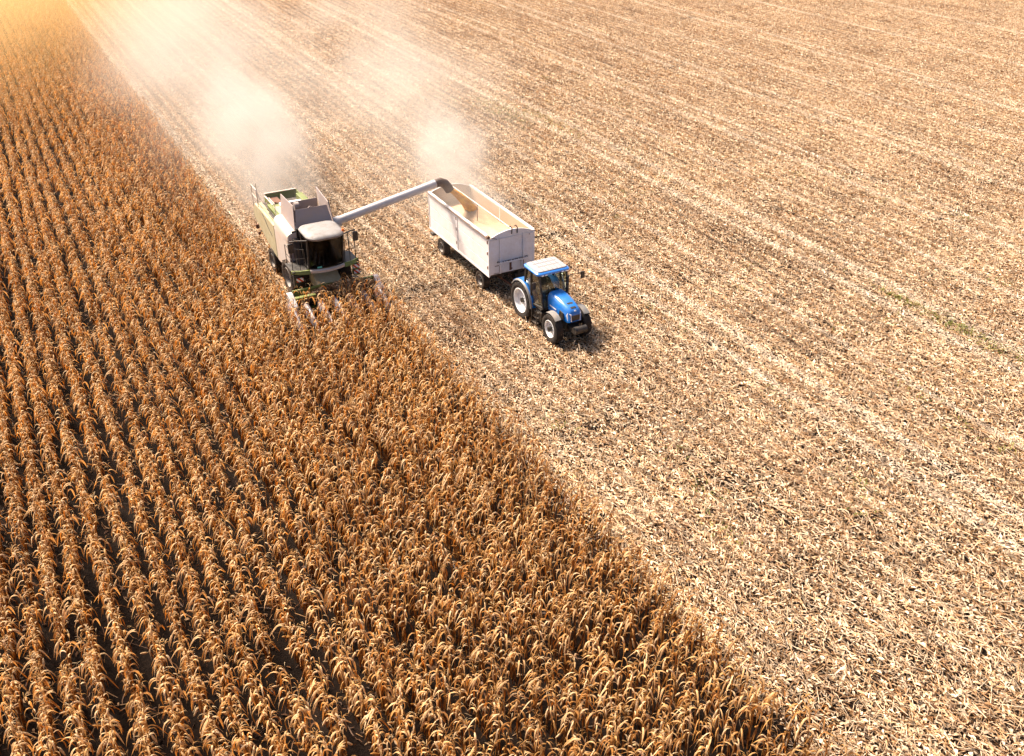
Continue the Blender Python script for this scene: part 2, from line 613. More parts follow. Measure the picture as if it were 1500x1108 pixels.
# ---- where the plants stand
X_LAST = 13.82
HEADER_Y = 40.0
nr = np.random.default_rng(3)
px, py = [], []
row = 0
while True:
    x = X_LAST - row * ROW
    if x < -22:
        break
    y1 = HEADER_Y if row < 6 else 175.0
    n = int((y1 - 1.0) / 0.165)
    ys = 1.0 + np.arange(n) * 0.165 + nr.normal(0, 0.05, n)
    xs = x + nr.normal(0, 0.022, n) + 0.06 * np.sin(ys * 0.11 + row)
    keep = nr.random(n) > 0.05
    hole = np.sin(ys * 0.9 + row * 2.3) + np.sin(ys * 0.37 + row * 5.1) > 1.86
    keep &= ~hole
    if row < 6:
        keep &= (ys < 38.6) | (nr.random(n) < .55)
    px.append(xs[keep]); py.append(ys[keep])
    row += 1
px = np.concatenate(px); py = np.concatenate(py)

def project(x, y, z):
    F = np.array([math.sin(YAW) * math.cos(PITCH), math.cos(YAW) * math.cos(PITCH), -math.sin(PITCH)])
    Rr = np.array([math.cos(YAW), -math.sin(YAW), 0.0])
    D = np.cross(F, Rr)
    q = np.stack([x, y, z - CAM_H + 0 * x], -1)
    d = q @ F
    return 750 + FPX * (q @ Rr) / d, 554 + FPX * (q @ D) / d, d

u, v, d = project(px, py, 1.5)
inview = (u > 8) & (u < 1492) & (v > 8) & (v < 1085) & (d > 0)
near = np.where(inview)[0]
near = near[np.argsort(d[near])][:300]
single = np.zeros(len(px), bool)
single[near] = True

def plant_rot(k):
    return nr.normal(0, .45, k), nr.integers(0, NV, k), 0.88 + 0.22 * nr.random(k)
rot_all, var_all, sc_all = plant_rot(len(px))
# slow height changes along and across the field
sc_all = sc_all * (1 + 0.05 * np.sin(px * .45 + 1) * np.sin(py * .16) )

# ---- geometry-node scatter: one object, instances picked from a collection that is not in the scene
def scatter_object(name, pts, rotz, idx, scl, coll, tilt=None):
    me = bpy.data.meshes.new(name)
    me.from_pydata([tuple(p) for p in pts], [], [])
    def addattr(nm, typ, dat):
        a = me.attributes.new(nm, typ, 'POINT')
        key = "vector" if typ == 'FLOAT_VECTOR' else "value"
        a.data.foreach_set(key, np.ascontiguousarray(dat).ravel())
    n = len(pts)
    rv = np.zeros((n, 3), np.float32)
    rv[:, 2] = rotz
    if tilt is not None:
        rv[:, 0:2] = tilt
    addattr("rot", 'FLOAT_VECTOR', rv)
    addattr("pick", 'INT', np.asarray(idx, np.int32))
    addattr("size", 'FLOAT_VECTOR', np.asarray(scl, np.float32))
    o = bpy.data.objects.new(name, me)
    COL.objects.link(o)
    ng = bpy.data.node_groups.new(name + "_scatter", 'GeometryNodeTree')
    ng.interface.new_socket("Geometry", in_out='INPUT', socket_type='NodeSocketGeometry')
    ng.interface.new_socket("Geometry", in_out='OUTPUT', socket_type='NodeSocketGeometry')
    gi = ng.nodes.new("NodeGroupInput"); go = ng.nodes.new("NodeGroupOutput")
    m2p = ng.nodes.new("GeometryNodeMeshToPoints")
    iop = ng.nodes.new("GeometryNodeInstanceOnPoints")
    ci = ng.nodes.new("GeometryNodeCollectionInfo")
    ci.inputs['Collection'].default_value = coll
    ci.inputs['Separate Children'].default_value = True
    ci.inputs['Reset Children'].default_value = True
    iop.inputs['Pick Instance'].default_value = True
    def na(nm, dt):
        a = ng.nodes.new("GeometryNodeInputNamedAttribute")
        a.data_type = dt
        a.inputs[0].default_value = nm
        return a.outputs[0]
    ng.links.new(gi.outputs[0], m2p.inputs['Mesh'])
    ng.links.new(m2p.outputs[0], iop.inputs['Points'])
    ng.links.new(ci.outputs[0], iop.inputs['Instance'])
    ng.links.new(na("pick", 'INT'), iop.inputs['Instance Index'])
    ng.links.new(na("rot", 'FLOAT_VECTOR'), iop.inputs['Rotation'])
    ng.links.new(na("size", 'FLOAT_VECTOR'), iop.inputs['Scale'])
    ng.links.new(iop.outputs[0], go.inputs[0])
    md = o.modifiers.new("scatter", 'NODES')
    md.node_group = ng
    return o

rest = ~single
pts = np.stack([px[rest], py[rest], np.zeros(rest.sum())], -1)
sc3 = np.repeat(sc_all[rest][:, None], 3, 1)
tilt = nr.normal(0, 0.05, (rest.sum(), 2))
crop = scatter_object("corn_crop", pts, rot_all[rest], var_all[rest], sc3, proto, tilt)
tag(crop, "dense rows of dry golden brown corn still standing in the field", "corn crop", None, 'stuff')

plant_label = "dry straw coloured corn plant with drooping leaves in the nearest rows"
for i in near:
    k = int(var_all[i])
    r_ = empty("corn_plant", (float(px[i]), float(py[i]), 0))
    r_.rotation_euler = (float(nr.normal(0, .05)), float(nr.normal(0, .05)), float(rot_all[i]))
    s = float(sc_all[i]); r_.scale = (s, s, s)
    tag(r_, plant_label, "corn plant", "corn plants nearest the camera")
    for nm, me in (("stalk", stalk_me[k]), ("leaves", leaf_me[k]), ("corn_ear", ear_me[k])):
        o = bpy.data.objects.new(nm, me)
        COL.objects.link(o)
        o.parent = r_

# ------------------------------------------------------------------ chopped residue on the harvested ground
RES = [(0.86, 0.70, 0.52), (0.72, 0.53, 0.35), (0.57, 0.37, 0.205), (0.42, 0.235, 0.105), (0.24, 0.115, 0.05), (0.09, 0.043, 0.023)]
def rescol(r, bias=0.0):
    i = min(max(r.gauss(1.4 + bias, 1.5), 0), len(RES) - 1.001)
    c = mixcol(RES[int(i)], RES[int(i) + 1], i % 1)
    k = r.uniform(.85, 1.1)
    return tuple(x * k for x in c)

def residue_patch(seed, size, dens, bias=0.0, hmax=.09, stubs=True):
    r = random.Random(seed)
    S = Strips()
    for _ in range(int(size * size * dens)):
        x, y = (r.uniform(-size / 2, size / 2) + r.uniform(-.2, .2) * size for _k in (0, 1))
        az = r.gauss(math.pi / 2, .55) if r.random() < .55 else r.uniform(0, 6.28)
        ty = r.random()
        tilt_ = R_(r.gauss(0, 16))
        d = Vector((math.cos(az) * math.cos(tilt_), math.sin(az) * math.cos(tilt_), math.sin(tilt_)))
        sdv = Matrix.Rotation(r.gauss(0, .6), 3, d) @ Vector((-math.sin(az), math.cos(az), 0))
        z = r.uniform(.015, hmax)
        c = rescol(r, bias)
        p = Vector((x, y, z))
        if ty < .72:                                   # leaf strip, curled
            ln = min(.07 + r.expovariate(6.0), .6); w = r.uniform(.008, .034)
            k1, k2 = r.gauss(0, .35), r.gauss(0, .35)
            u_ = sdv * k1 + Vector((0, 0, 1)) * k2
            pts_ = [p - d * ln / 2, p - d * ln * .15 + u_ * ln * .25, p + d * ln * .2 + u_ * ln * .2, p + d * ln / 2]
            pts_ = [Vector((q.x, q.y, max(q.z, .01))) for q in pts_]
            S.flat(pts_, [w * .5, w, w, w * .3], [sdv] * 4, c)
        elif ty < .86:                                 # stalk piece
            ln = min(.1 + r.expovariate(4.0), .9)
            q0 = p - d * ln / 2; q1 = p + d * ln / 2
            q0.z = max(q0.z, .015); q1.z = max(q1.z, .015)
            S.rod([q0, q1], [.011, .010], rescol(r, bias - .3), 4)
        else:                                          # husk, broad and pale
            ln = r.uniform(.10, .2); w = r.uniform(.05, .085)
            pts_ = [p - d * ln / 2, p + Vector((0, 0, .03)), p + d * ln / 2]
            pts_ = [Vector((q.x, q.y, max(q.z, .01))) for q in pts_]
            S.flat(pts_, [w * .4, w, w * .5], [sdv] * 3, rescol(r, bias - .9))
    if stubs:
        nrow = int(size / ROW)
        for k in range(nrow):
            x = -size / 2 + (k + .5) * size / nrow
            y = -size / 2
            while y < size / 2:
                y += r.uniform(.12, .3)
                hh = r.uniform(.12, .34)
                a = Vector((x + r.gauss(0, .03), y, 0))
                S.rod([a, a + Vector((r.gauss(0, .03), r.gauss(0, .06), hh))], [.014, .012], rescol(r, -.2), 4)
    return S

res_coll = bpy.data.collections.new("residue_prototypes")
res_coll.use_fake_user = True
PATCH = 2.88
for i in range(8):
    o = bpy.data.objects.new("residue_patch_%02d" % i, residue_patch(500 + i, PATCH, 250).mesh("crop_residue", [M['residue']]))
    res_coll.objects.link(o)
for i in range(2):                                      # sparse brown leaves under the standing corn, coloured darker as row gap shade
    o = bpy.data.objects.new("residue_patch_%02d" % (8 + i), residue_patch(600 + i, PATCH, 14, 2.6, .05, False).mesh("crop_residue", [M['residue']]))
    res_coll.objects.link(o)

rp, ri = [], []
F2 = np.array([math.sin(YAW), math.cos(YAW)])
for ix in range(-8, 62):
    for iy in range(0, 72):
        x = X_LAST + .5 + (ix + .5) * PATCH
        y = (iy + .5) * PATCH
        cu, cv, cd = project(np.array([x]), np.array([y]), 0.0)
        a = x * F2[0] + y * F2[1]
        b = x * F2[1] - y * F2[0]
        if a < 2 or abs(b) > 0.62 * a + 16 or a > 175:
            continue
        cut = x - PATCH / 2 > X_LAST - .2
        if not cut and y > HEADER_Y and x > 9.6:
            continue
        rp.append((x + rng.uniform(-.25, .25) * (0 if abs(x - X_LAST - 1.5) < 2 else 1), y + rng.uniform(-.3, .3), 0))
        ri.append(rng.randrange(8) if cut else 8 + rng.randrange(2))
for iy in range(14, 56):                                # the swath just opened behind the harvester
    for x in (11.25, 12.9):
        rp.append((x, (iy + .5) * PATCH + .6, 0))
        ri.append(rng.randrange(8))
rp = np.array(rp); ri = np.array(ri)
n = len(rp)
rz = np.where(nr.random(n) < .5, 0, math.pi) + nr.normal(0, .06, n)
sc = np.ones((n, 3)); sc[:, 0] = np.where(nr.random(n) < .5, 1, -1)
sc[:, 2] = np.where(rp[:, 0] > 0, 0.8 + .5 * nr.random(n), 1)
resid = scatter_object("crop_residue", rp, rz, ri, sc, res_coll)
tag(resid, "pale chopped corn leaves, husks and short stubble covering the harvested ground", "crop residue", None, 'stuff')

# ---- green weeds along an old wheel track
W = Strips()
rw = random.Random(11)
def weed_clump(cx, cy, sx, sy, n):
    for _ in range(n):
        x, y = rw.gauss(cx, sx), rw.gauss(cy, sy)
        az = rw.uniform(0, 6.28)
        o = Vector((math.cos(az), math.sin(az), 0)); s = Vector((-o.y, o.x, 0))
        ln = rw.uniform(.12, .32)
        p = Vector((x, y, .03))
        g_ = rw.random()
        c = mixcol((0.10, 0.14, 0.02), (0.30, 0.30, 0.06), g_)
        W.flat([p, p + o * ln * .3 + Vector((0, 0, ln * .55)), p + o * ln * .9 + Vector((0, 0, ln * .5))], [.02, .035, .01], [s] * 3, c)
weed_clump(37.0, 23.6, .32, 2.4, 260)
weed_clump(37.0, 27.5, .2, 1.2, 130)
weed_clump(34.9, 66.5, .8, 2.6, 520)
weed_clump(36.9, 62, .3, 2.5, 200)
for _ in range(60):
    weed_clump(rw.uniform(16, 50), rw.uniform(14, 75), .3, .5, rw.randint(6, 22))
wo = bpy.data.objects.new("green_weeds", W.mesh("green_weeds", [M['weed']]))
COL.objects.link(wo)
tag(wo, "small green weeds sprouting along the old wheel tracks", "weeds", None, 'stuff')

# ================================================================== vehicles
def wheel(parent, loc, Rt, w, rim_r, rim_mat, tyre_mat, side, lugs=18, dish=0.5, hub_mat=None, name="wheel", hub_r=.13, hub_out=.10):
    """wheel about the X axis; side = -1 or +1 is the outward direction"""
    wh = empty(name, loc, parent)
    b = MB()
    h = w / 2
    prof = [(-h * .80, rim_r), (-h * .98, rim_r + (Rt - rim_r) * .35), (-h, rim_r + (Rt - rim_r) * .65), (-h * .88, Rt * .955), (-h * .4, Rt * .972),
            (h * .4, Rt * .972), (h * .88, Rt * .955), (h, rim_r + (Rt - rim_r) * .65), (h * .98, rim_r + (Rt - rim_r) * .35), (h * .80, rim_r), (h * .3, rim_r * .95), (-h * .3, rim_r * .95)]
    b.lathe_x(prof, n=48)
    if lugs:
        for k in range(lugs):
            for sg in (-1, 1):
                a0 = 2 * math.pi * (k + (0 if sg < 0 else .5)) / lugs
                a1 = a0 + 2 * math.pi / lugs * .85
                def P(x, a, rr): return (x, rr * math.cos(a), rr * math.sin(a))
                da = .055 * 18 / lugs
                hx0, hx1 = sg * .0 * h, sg * h * .97
                r0, r1 = Rt * .955, Rt * 1.0
                b.hexa([P(hx0, a0 - da, r0), P(hx1, a1 - da, r0 * .975), P(hx1, a1 + da, r0 * .975), P(hx0, a0 + da, r0),
                        P(hx0, a0 - da * .8, r1), P(hx1, a1 - da * .8, r1 * .968), P(hx1, a1 + da * .8, r1 * .968), P(hx0, a0 + da * .8, r1)])
    b.build("tyre", tyre_mat, wh, smooth=True)
    b = MB()
    s = side
    ro = rim_r * 1.02
    prof = [(s * h * .86, ro), (s * h * .90, ro * .95), (s * h * .80, ro * .90), (s * h * (dish - .1), ro * .80), (s * h * (dish - .2), ro * .45), (s * h * (dish - .05), ro * .30),
            (s * h * (dish - .15), .02), (s * h * (dish - .25), .02), (s * h * (dish - .3), ro * .45), (s * h * (dish - .25), ro * .84), (s * h * -.7, ro * .96), (s * h * -.72, ro * 1.0)]
    b.lathe_x(prof, n=40)
    b.build("rim", rim_mat, wh, smooth=True)
    b = MB()
    x0 = s * h * (dish - .15)
    b.lathe_x([(x0, hub_r), (x0 + s * hub_out, hub_r * .9), (x0 + s * hub_out * 1.1, hub_r * .5), (x0 + s * hub_out * 1.1, .005), (x0, .005)], n=18)
    for k in range(8):
        a = 2 * math.pi * k / 8
        c = (hub_r * 1.45 * math.cos(a), hub_r * 1.45 * math.sin(a))
        b.tube([(x0, *c), (x0 + s * .035, *c)], .018, 6)
    b.build("hub", hub_mat or M['black'], wh, smooth=True)
    return wh

def pane(parent, quad, m, name="window", th=.012):
    """glass pane given four corners"""
    q = [Vector(p) for p in quad]
    nrm = (q[1] - q[0]).cross(q[3] - q[0]).normalized() * th
    b = MB()
    b.hexa([*q, *[p + nrm for p in q]])
    return b.build(name, m, parent)

# ------------------------------------------------------------------ tractor (local origin under the cab, front is -Y)
TX, TY = 20.45, 34.0
T = tag(empty("tractor", (TX, TY, 0)), "blue farm tractor with white wheel rims pulling the white trailer", "tractor")
for s in (-1, 1):
    wheel(T, (s * .70, 1.40, .93), .93, .50, .60, M['white_clean'], M['rubber'], s, 20, .35)
    wheel(T, (s * .74, -1.35, .70), .70, .40, .41, M['white_clean'], M['rubber'], s, 18, .45, hub_out=.16)
# chassis, axles
b = MB()
b.box(-.26, -1.75, .62, .26, 1.75, 1.10)
b.box(-.33, .55, .60, .33, 1.85, 1.28)
b.tube([(-.75, 1.40, .93), (.75, 1.40, .93)], .14, 12)
b.tube([(-.75, -1.35, .70), (.75, -1.35, .70)], .11, 12)
b.box(-.5, -1.48, .60, .5, -1.22, .80)
b.box(-.07, 1.8, .48, .07, 2.15, .60)
b.build("chassis", M['black'], T, .02)
b = MB()
b.box(-.72, -.30, .42, -.32, .62, .98)
b.build("fuel_tank", M['black'], T, .06)
b = MB()
b.box(.34, -.25, .42, .70, .60, .98)
b.build("battery_box", M['black'], T, .05)
b = MB()
for k in range(3):
    b.box(-.90 + k * .05, -.12, .34 + k * .26, -.66, .30, .38 + k * .26)
b.box(-.90, -.14, .34, -.87, -.11, 1.1)
b.box(-.90, .30, .34, -.87, .33, 1.1)
b.build("steps", M['steel'], T)
# front weight block
b = MB()
prof = [(-.34, -2.30 + .0), ]
b.prism(arc(-2.48, .98, .17, 0, 360, 20)[:-1], 'x', -.31, .31)
b.box(-.22, -2.44, .74, .22, -1.7, .96)
b.build("front_weight", M['black'], T, smooth=True)
# hood: loft of sections from the cab to the nose
def hood_ring(y, w, zt, zb, ch):
    return [(-w, y, zb), (-w, y, zt - ch * 1.1), (-w + ch * .55, y, zt - ch * .25), (-w + ch * 1.2, y, zt), (w - ch * 1.2, y, zt), (w - ch * .55, y, zt - ch * .25), (w, y, zt - ch * 1.1), (w, y, zb)]
b = MB()
b.loft([hood_ring(-.36, .43, 2.02, 1.16, .16), hood_ring(-.75, .43, 2.01, 1.13, .16), hood_ring(-1.3, .40, 1.94, 1.12, .15), hood_ring(-1.75, .36, 1.84, 1.14, .14),
        hood_ring(-1.98, .33, 1.74, 1.16, .13), hood_ring(-2.08, .29, 1.60, 1.20, .12)])
hood = b.build("hood", M['blue'], T, smooth=True)
b = MB()      # black grille wrapped round the nose
b.loft([hood_ring(-1.9, .30, 1.56, 1.27, .03), hood_ring(-2.105, .20, 1.52, 1.27, .03)])
b.build("grille", M['black'], hood)
for s in (-1, 1):
    b = MB()
    y0 = -2.02
    b.loft([[(s * .21, -2.135, 1.24), (s * .35, -1.96, 1.24), (s * .375, -1.86, 1.48), (s * .345, -1.93, 1.63), (s * .24, -2.10, 1.60)],
            [(s * .15, -2.0, 1.24), (s * .25, -1.86, 1.24), (s * .26, -1.80, 1.48), (s * .25, -1.85, 1.60), (s * .17, -1.98, 1.58)]])
    b.build("headlight", M['lamp'], T, .012)
    b = MB()      # side vent
    x = s * .405
    b.hexa([(x - .022, -1.72, 1.22), (x + .022, -1.72, 1.22), (x + .022, -1.32, 1.22), (x - .022, -1.32, 1.22),
            (x - .03 - s * .015, -1.66, 1.52), (x + .01 - s * .015, -1.66, 1.52), (x + .02, -1.38, 1.56), (x - .02, -1.38, 1.56)])
    b.build("side_vent", M['black'], hood)
    # pale swoosh stripe / badge plates
    b = MB()
    b.hexa([(s * .425, -1.10, 1.42), (s * .437, -1.10, 1.42), (s * .440, -.55, 1.42), (s * .425, -.55, 1.42),
            (s * .425, -1.10, 1.47), (s * .437, -1.10, 1.47), (s * .440, -.55, 1.47), (s * .425, -.55, 1.47)])
    b.build("badge", M['white_clean'], hood)
b = MB()
b.hexa([(-.13, -1.90, 1.775), (.13, -1.90, 1.775), (.15, -1.50, 1.882), (-.15, -1.50, 1.882), (-.13, -1.90, 1.793), (.13, -1.90, 1.793), (.15, -1.50, 1.902), (-.15, -1.50, 1.902)])
b.build("hood_scoop", M['black'], hood, .008)
b = MB()
b.hexa([(-.045, -2.035, 1.69), (.045, -2.035, 1.69), (.045, -1.99, 1.74), (-.045, -1.99, 1.74), (-.045, -2.05, 1.70), (.045, -2.05, 1.70), (.045, -2.0, 1.755), (-.045, -2.0, 1.755)])
b.build("emblem", M['white_clean'], hood)
# exhaust beside the right pillar
b = MB()
b.tube([(.60, -.34, 1.2), (.60, -.34, 2.35), (.60, -.36, 2.55), (.60, -.42, 2.62)], [.075, .075, .055, .05], 12)
b.build("exhaust_pipe", M['black'], T, smooth=True)
# cab frame
P_ = {}
for s in (-1, 1):
    P_[s] = dict(fb=(s * .66, -.36, 1.20), ft=(s * .72, -.02, 2.74), mb=(s * .80, .55, 1.18), mt=(s * .78, .62, 2.76), rb=(s * .76, 1.25, 1.55), rt=(s * .74, 1.14, 2.74))
b = MB()
for s in (-1, 1):
    p = P_[s]
    b.bar(p['fb'], p['ft'], .085, .085)
    b.bar(p['mb'], p['mt'], .075, .085)
    b.bar(p['rb'], p['rt'], .085, .10)
    b.bar(p['fb'], p['mb'], .07, .10)
    b.bar(p['mb'], p['rb'], .07, .10)
b.bar(P_[-1]['rb'], P_[1]['rb'], .08, .10)
b.bar(P_[-1]['fb'], P_[1]['fb'], .08, .12)
b.build("cab_frame", M['black'], T, .012)
b = MB()
b.box(-.74, -.30, 1.08, .74, 1.30, 1.16)
b.build("cab_floor", M['black'], T)
b = MB()
b.box(-.42, -.38, 1.16, .42, -.12, 1.78)
b.build("dashboard", M['black'], T, .05)
pane(T, (P_[-1]['fb'], P_[1]['fb'], P_[1]['ft'], P_[-1]['ft']), M['glass'], "windscreen")
pane(T, (P_[-1]['rb'], P_[1]['rb'], P_[1]['rt'], P_[-1]['rt']), M['glass'], "rear_window")
for s in (-1, 1):
    p = P_[s]
    pane(T, (p['fb'], p['mb'], p['mt'], p['ft']), M['glass'], "door_glass")
    pane(T, (p['mb'], p['rb'], p['rt'], p['mt']), M['glass'], "side_window")
# roof
def rrect(x0, y0, x1, y1, r, n=4):
    out = []
    for cx, cy_, a in ((x1 - r, y1 - r, 0), (x0 + r, y1 - r, 90), (x0 + r, y0 + r, 180), (x1 - r, y0 + r, 270)):
        out += arc(cx, cy_, r, a, a + 90, n)
    return out
b = MB()
def rr3(x0, y0, x1, y1, r, z): return [(u_, v_, z) for u_, v_ in rrect(x0, y0, x1, y1, r)]
b.loft([rr3(-.80, -.08, .80, 1.22, .12, 2.73), rr3(-.86, -.16, .86, 1.28, .16, 2.77), rr3(-.86, -.15, .86, 1.27, .16, 2.84), rr3(-.80, -.08, .80, 1.20, .14, 2.895)])
roof = b.build("cab_roof", M['blue'], T, smooth=True)
b = MB()
b.loft([rr3(-.78, -.06, .78, 1.18, .14, 2.88), rr3(-.76, -.04, .76, 1.16, .14, 2.935), rr3(-.62, .08, .62, 1.05, .12, 2.955)])
b.build("roof_panel", M['roof_panel'], roof, smooth=True)
b = MB()
for x in (-.48, -.24, 0, .24, .48):
    b.bar((x, .0, 2.952), (x * 1.0, 1.10, 2.958), .018, .014)
b.bar((-.55, .42, 2.957), (.55, .42, 2.957), .018, .013)
b.bar((-.60, .78, 2.957), (.60, .78, 2.957), .018, .013)
b.build("roof_groove", M['grey'], roof)
for x in (-.62, -.44, .44, .62):
    b = MB()
    b.box(x - .06, -.185, 2.745, x + .06, -.12, 2.80)
    b.build("work_light", M['lamp'], roof, .01)
# rear fenders: blue inner part, black lip
for s in (-1, 1):
    b = MB()
    R1 = 1.02
    prof = []
    rings = []
    for k in range(13):
        a = R_(178 - k * 12.2)            # from front (toward -Y) over the top to the rear
        c, sn = -math.cos(a), math.sin(a)
        yy, zz = 1.40 - R1 * math.cos(a) * -1, .93 + R1 * sn
        yy = 1.40 + R1 * math.cos(a)
        rings.append([(s * .50, yy, zz), (s * .84, yy, zz), (s * .84, 1.40 + (R1 + .05) * math.cos(a), .93 + (R1 + .05) * sn), (s * .50, 1.40 + (R1 + .05) * math.cos(a), .93 + (R1 + .05) * sn)])
    b.loft(rings)
    fe = b.build("rear_fender", M['blue'], T, smooth=True)
    b = MB()
    rings = []
    for k in range(13):
        a = R_(180 - k * 12.2)
        R2 = R1 - .03
        rings.append([(s * .841, 1.40 + R2 * math.cos(a), .93 + R2 * math.sin(a)), (s * .92, 1.40 + (R2 - .02) * math.cos(a), .93 + (R2 - .02) * math.sin(a)),
                      (s * .92, 1.40 + (R2 + .02) * math.cos(a), .93 + (R2 + .02) * math.sin(a)), (s * .841, 1.40 + (R2 + .06) * math.cos(a), .93 + (R2 + .06) * math.sin(a))])
    b.loft(rings)
    b.build("fender_lip", M['grey'], fe, smooth=True)
    # front fender
    b = MB()
    rings = []
    for k in range(8):
        a = R_(52 + k * 9)
        # arc over the rear and top of the front wheel
        yy, zz = -1.35 - .77 * math.cos(a), .70 + .77 * math.sin(a)
        y2, z2 = -1.35 - .80 * math.cos(a), .70 + .80 * math.sin(a)
        rings.append([(s * .60, yy, zz), (s * .90, yy, zz - .02), (s * .90, y2, z2 - .02), (s * .60, y2, z2)])
    b.loft(rings)
    b.build("front_fender", M['grey'], T, smooth=True)
# mirrors
for s, x1 in ((-1, -1.0), (1, 1.60)):
    b = MB()
    zt = 2.46
    b.tube([(s * .72, -.08, zt), (x1 * .8, -.12, zt + .03), (x1, -.05, zt)], .016, 6)
    b.tube([(s * .71, -.10, zt - .5), (s * .92, -.14, zt - .55), (s * 1.05, -.06, zt - .5)] if s > 0 else [(s * .72, -.05, zt - .15), (x1, -.05, zt - .1)], .012, 6)
    arm = b.build("mirror_arm", M['black'], T, smooth=True)
    b = MB()
    b.box(x1 - .10, -.07, zt - .33, x1 + .10, -.01, zt + .02)
    b.build("mirror", M['black'], T, .02)
# seat and steering wheel
b = MB()
b.box(-.26, .42, 1.46, .26, .92, 1.60)
b.hexa([(-.25, .86, 1.60), (.25, .86, 1.60), (.25, .98, 1.60), (-.25, .98, 1.60), (-.22, .98, 2.18), (.22, .98, 2.18), (.22, 1.08, 2.18), (-.22, 1.08, 2.18)])
b.box(-.16, .5, 1.16, .16, .85, 1.47)
b.build("seat", M['seat'], T, .04)
b = MB()
cpts = []
for k in range(24):
    a = 2 * math.pi * k / 24
    cpts.append((.19 * math.cos(a), .06 + .15 * math.sin(a), 1.86 + .11 * math.sin(a)))
b.tube(cpts + [cpts[0]], .016, 6, False)
b.tube([(0, -.15, 1.62), (0, .06, 1.86)], .025, 8)
b.bar((-.19, .06, 1.86), (.19, .06, 1.86), .03, .02)
b.build("steering_wheel", M['black'], T, smooth=True)

# ------------------------------------------------------------------ trailer (local origin below the box, front is -Y)
RX, RY = 20.45, 41.45
X = tag(empty("farm_trailer", (RX, RY, 0)), "white tipping farm trailer being filled with maize grain behind the tractor", "trailer")
hw, y0, y1, zb, zt = 1.25, -3.55, 3.55, 1.24, 3.18
b = MB()
b.box(-hw + .03, y0 + .03, zb - .02, hw - .03, y1 - .03, zb + .06)
b.build("box_floor", M['dusty_inside'], X)
# side walls: three boards with grooves, posts
for s in (-1, 1):
    for (ya, yb) in ((y0 + .07, -.045), (.045, y1 - .07)):
        b = MB()
        hz = [zb, zb + .56, zb + .62, zb + 1.24, zb + 1.30, zt - .06]
        for za, zc in ((zb, zb + .58), (zb + .605, zb + 1.23), (zb + 1.255, zt - .06)):
            x0_, x1_ = (s * (hw - .055), s * hw)
            b.box(min(x0_, x1_), ya, za, max(x0_, x1_), yb, zc)
        sp_ = b.build("side_panel", M['white'], X, .006)
        b = MB()
        x0_, x1_ = (s * (hw - .05), s * (hw - .018))
        b.box(min(x0_, x1_), ya + .01, zb + .585, max(x0_, x1_), yb - .01, zb + .60)
        b.box(min(x0_, x1_), ya + .01, zb + 1.235, max(x0_, x1_), yb - .01, zb + 1.25)
        b.build("board_joint", M['rust'], sp_)
        b = MB()      # inner dusty lining
        x0_, x1_ = (s * (hw - .066), s * (hw - .057))
        b.box(min(x0_, x1_), ya, zb + .06, max(x0_, x1_), yb, zt - .07)
        b.build("inner_lining", M['dusty_inside'], X)
        for zz in (zb + .30, zb + 1.05, zb + 1.62):      # hinges and latches
            b = MB()
            yy = ya + .02 if ya > 0 else ya + .05
            x0_, x1_ = (s * hw, s * (hw + .035))
            b.box(min(x0_, x1_), yy, zz, max(x0_, x1_), yy + .055, zz + .15)
            b.build("latch", M['rust'], sp_)
for s in (-1, 1):
    for yy in (y0, -.04, y1 - .065):
        b = MB()
        x0_, x1_ = (s * (hw - .07), s * (hw + .022))
        b.box(min(x0_, x1_), yy, zb - .05, max(x0_, x1_), yy + (.08 if abs(yy) < 1 else .065), zt)
        b.build("corner_post" if abs(yy) > 1 else "side_post", M['white'], X, .008)
    b = MB()
    b.box(s * hw - .05, y0 + .07, zt - .057, s * hw + .03, y1 - .07, zt + .03)
    b.build("top_rail", M['white'], X, .012)
    b = MB()
    b.box(s * hw - .03, y0 - .02, zb - .10, s * hw + .018, y1, zb - .004)
    b.build("bottom_rail", M['white'], X, .006)
# rolled tarpaulin along the left rail
b = MB()
path = [(-hw - .015, y0 + .12 + k * (y1 - y0 - .24) / 16, zt + .075 + .012 * math.sin(k * 1.9)) for k in range(17)]
b.tube(path, [.068 + .012 * math.sin(k * 2.7) for k in range(17)], 10)
tp = b.build("rolled_tarp", M['tarp'], X, smooth=True)
b = MB()
b.tube([(-hw - .085, y0 + .02 + k * (y1 - y0 - .05) / 12, zt + .01 + .012 * math.sin(k * 1.3)) for k in range(13)], .02, 6)
b.tube([(-hw - .04, y0 - .05, zt + .09), (-hw - .04, y0 + .12, zt + .09)], .075, 10)
b.tube([(-hw - .04, y0 - .06, zt + .09), (-hw + .40, y0 - .06, zt - .07)], .016, 6)
b.build("tarp_crank", M['brown_strap'], tp, smooth=True)
# front and rear walls with arched tops
def arch_poly(w, z0, zs, rise, n=12):
    pts_ = [(-w, z0), (w, z0)]
    for k in range(n + 1):
        u_ = w - 2 * w * k / n
        pts_.append((u_, zs + rise * (1 - (u_ / w) ** 2)))
    return pts_
for nm, ya in (("front_wall", y0 + .005), ("rear_wall", y1 - .055)):
    b = MB()
    b.prism(arch_poly(hw - .072, zb, zt - .02, .28), 'y', ya, ya + .05)
    wl = b.build(nm, M['white'], X, .006)
    b = MB()
    inner = ya + .051 if nm == "front_wall" else ya - .009
    b.prism(arch_poly(hw - .09, zb + .06, zt - .03, .27), 'y', inner, inner + .008)
    b.build("inner_lining", M['dusty_inside'], X)
    if nm == "front_wall":
        fw = wl
b = MB()
yf = y0 + .004
for x in (-.66, .62):
    b.box(x - .035, yf - .05, zb + .0, x + .035, yf - .001, zt - .05)
b.box(-hw + .08, yf - .035, zt - .15, hw - .08, yf - .001, zt - .10)
b.build("wall_rib", M['white'], fw, .006)
b = MB()
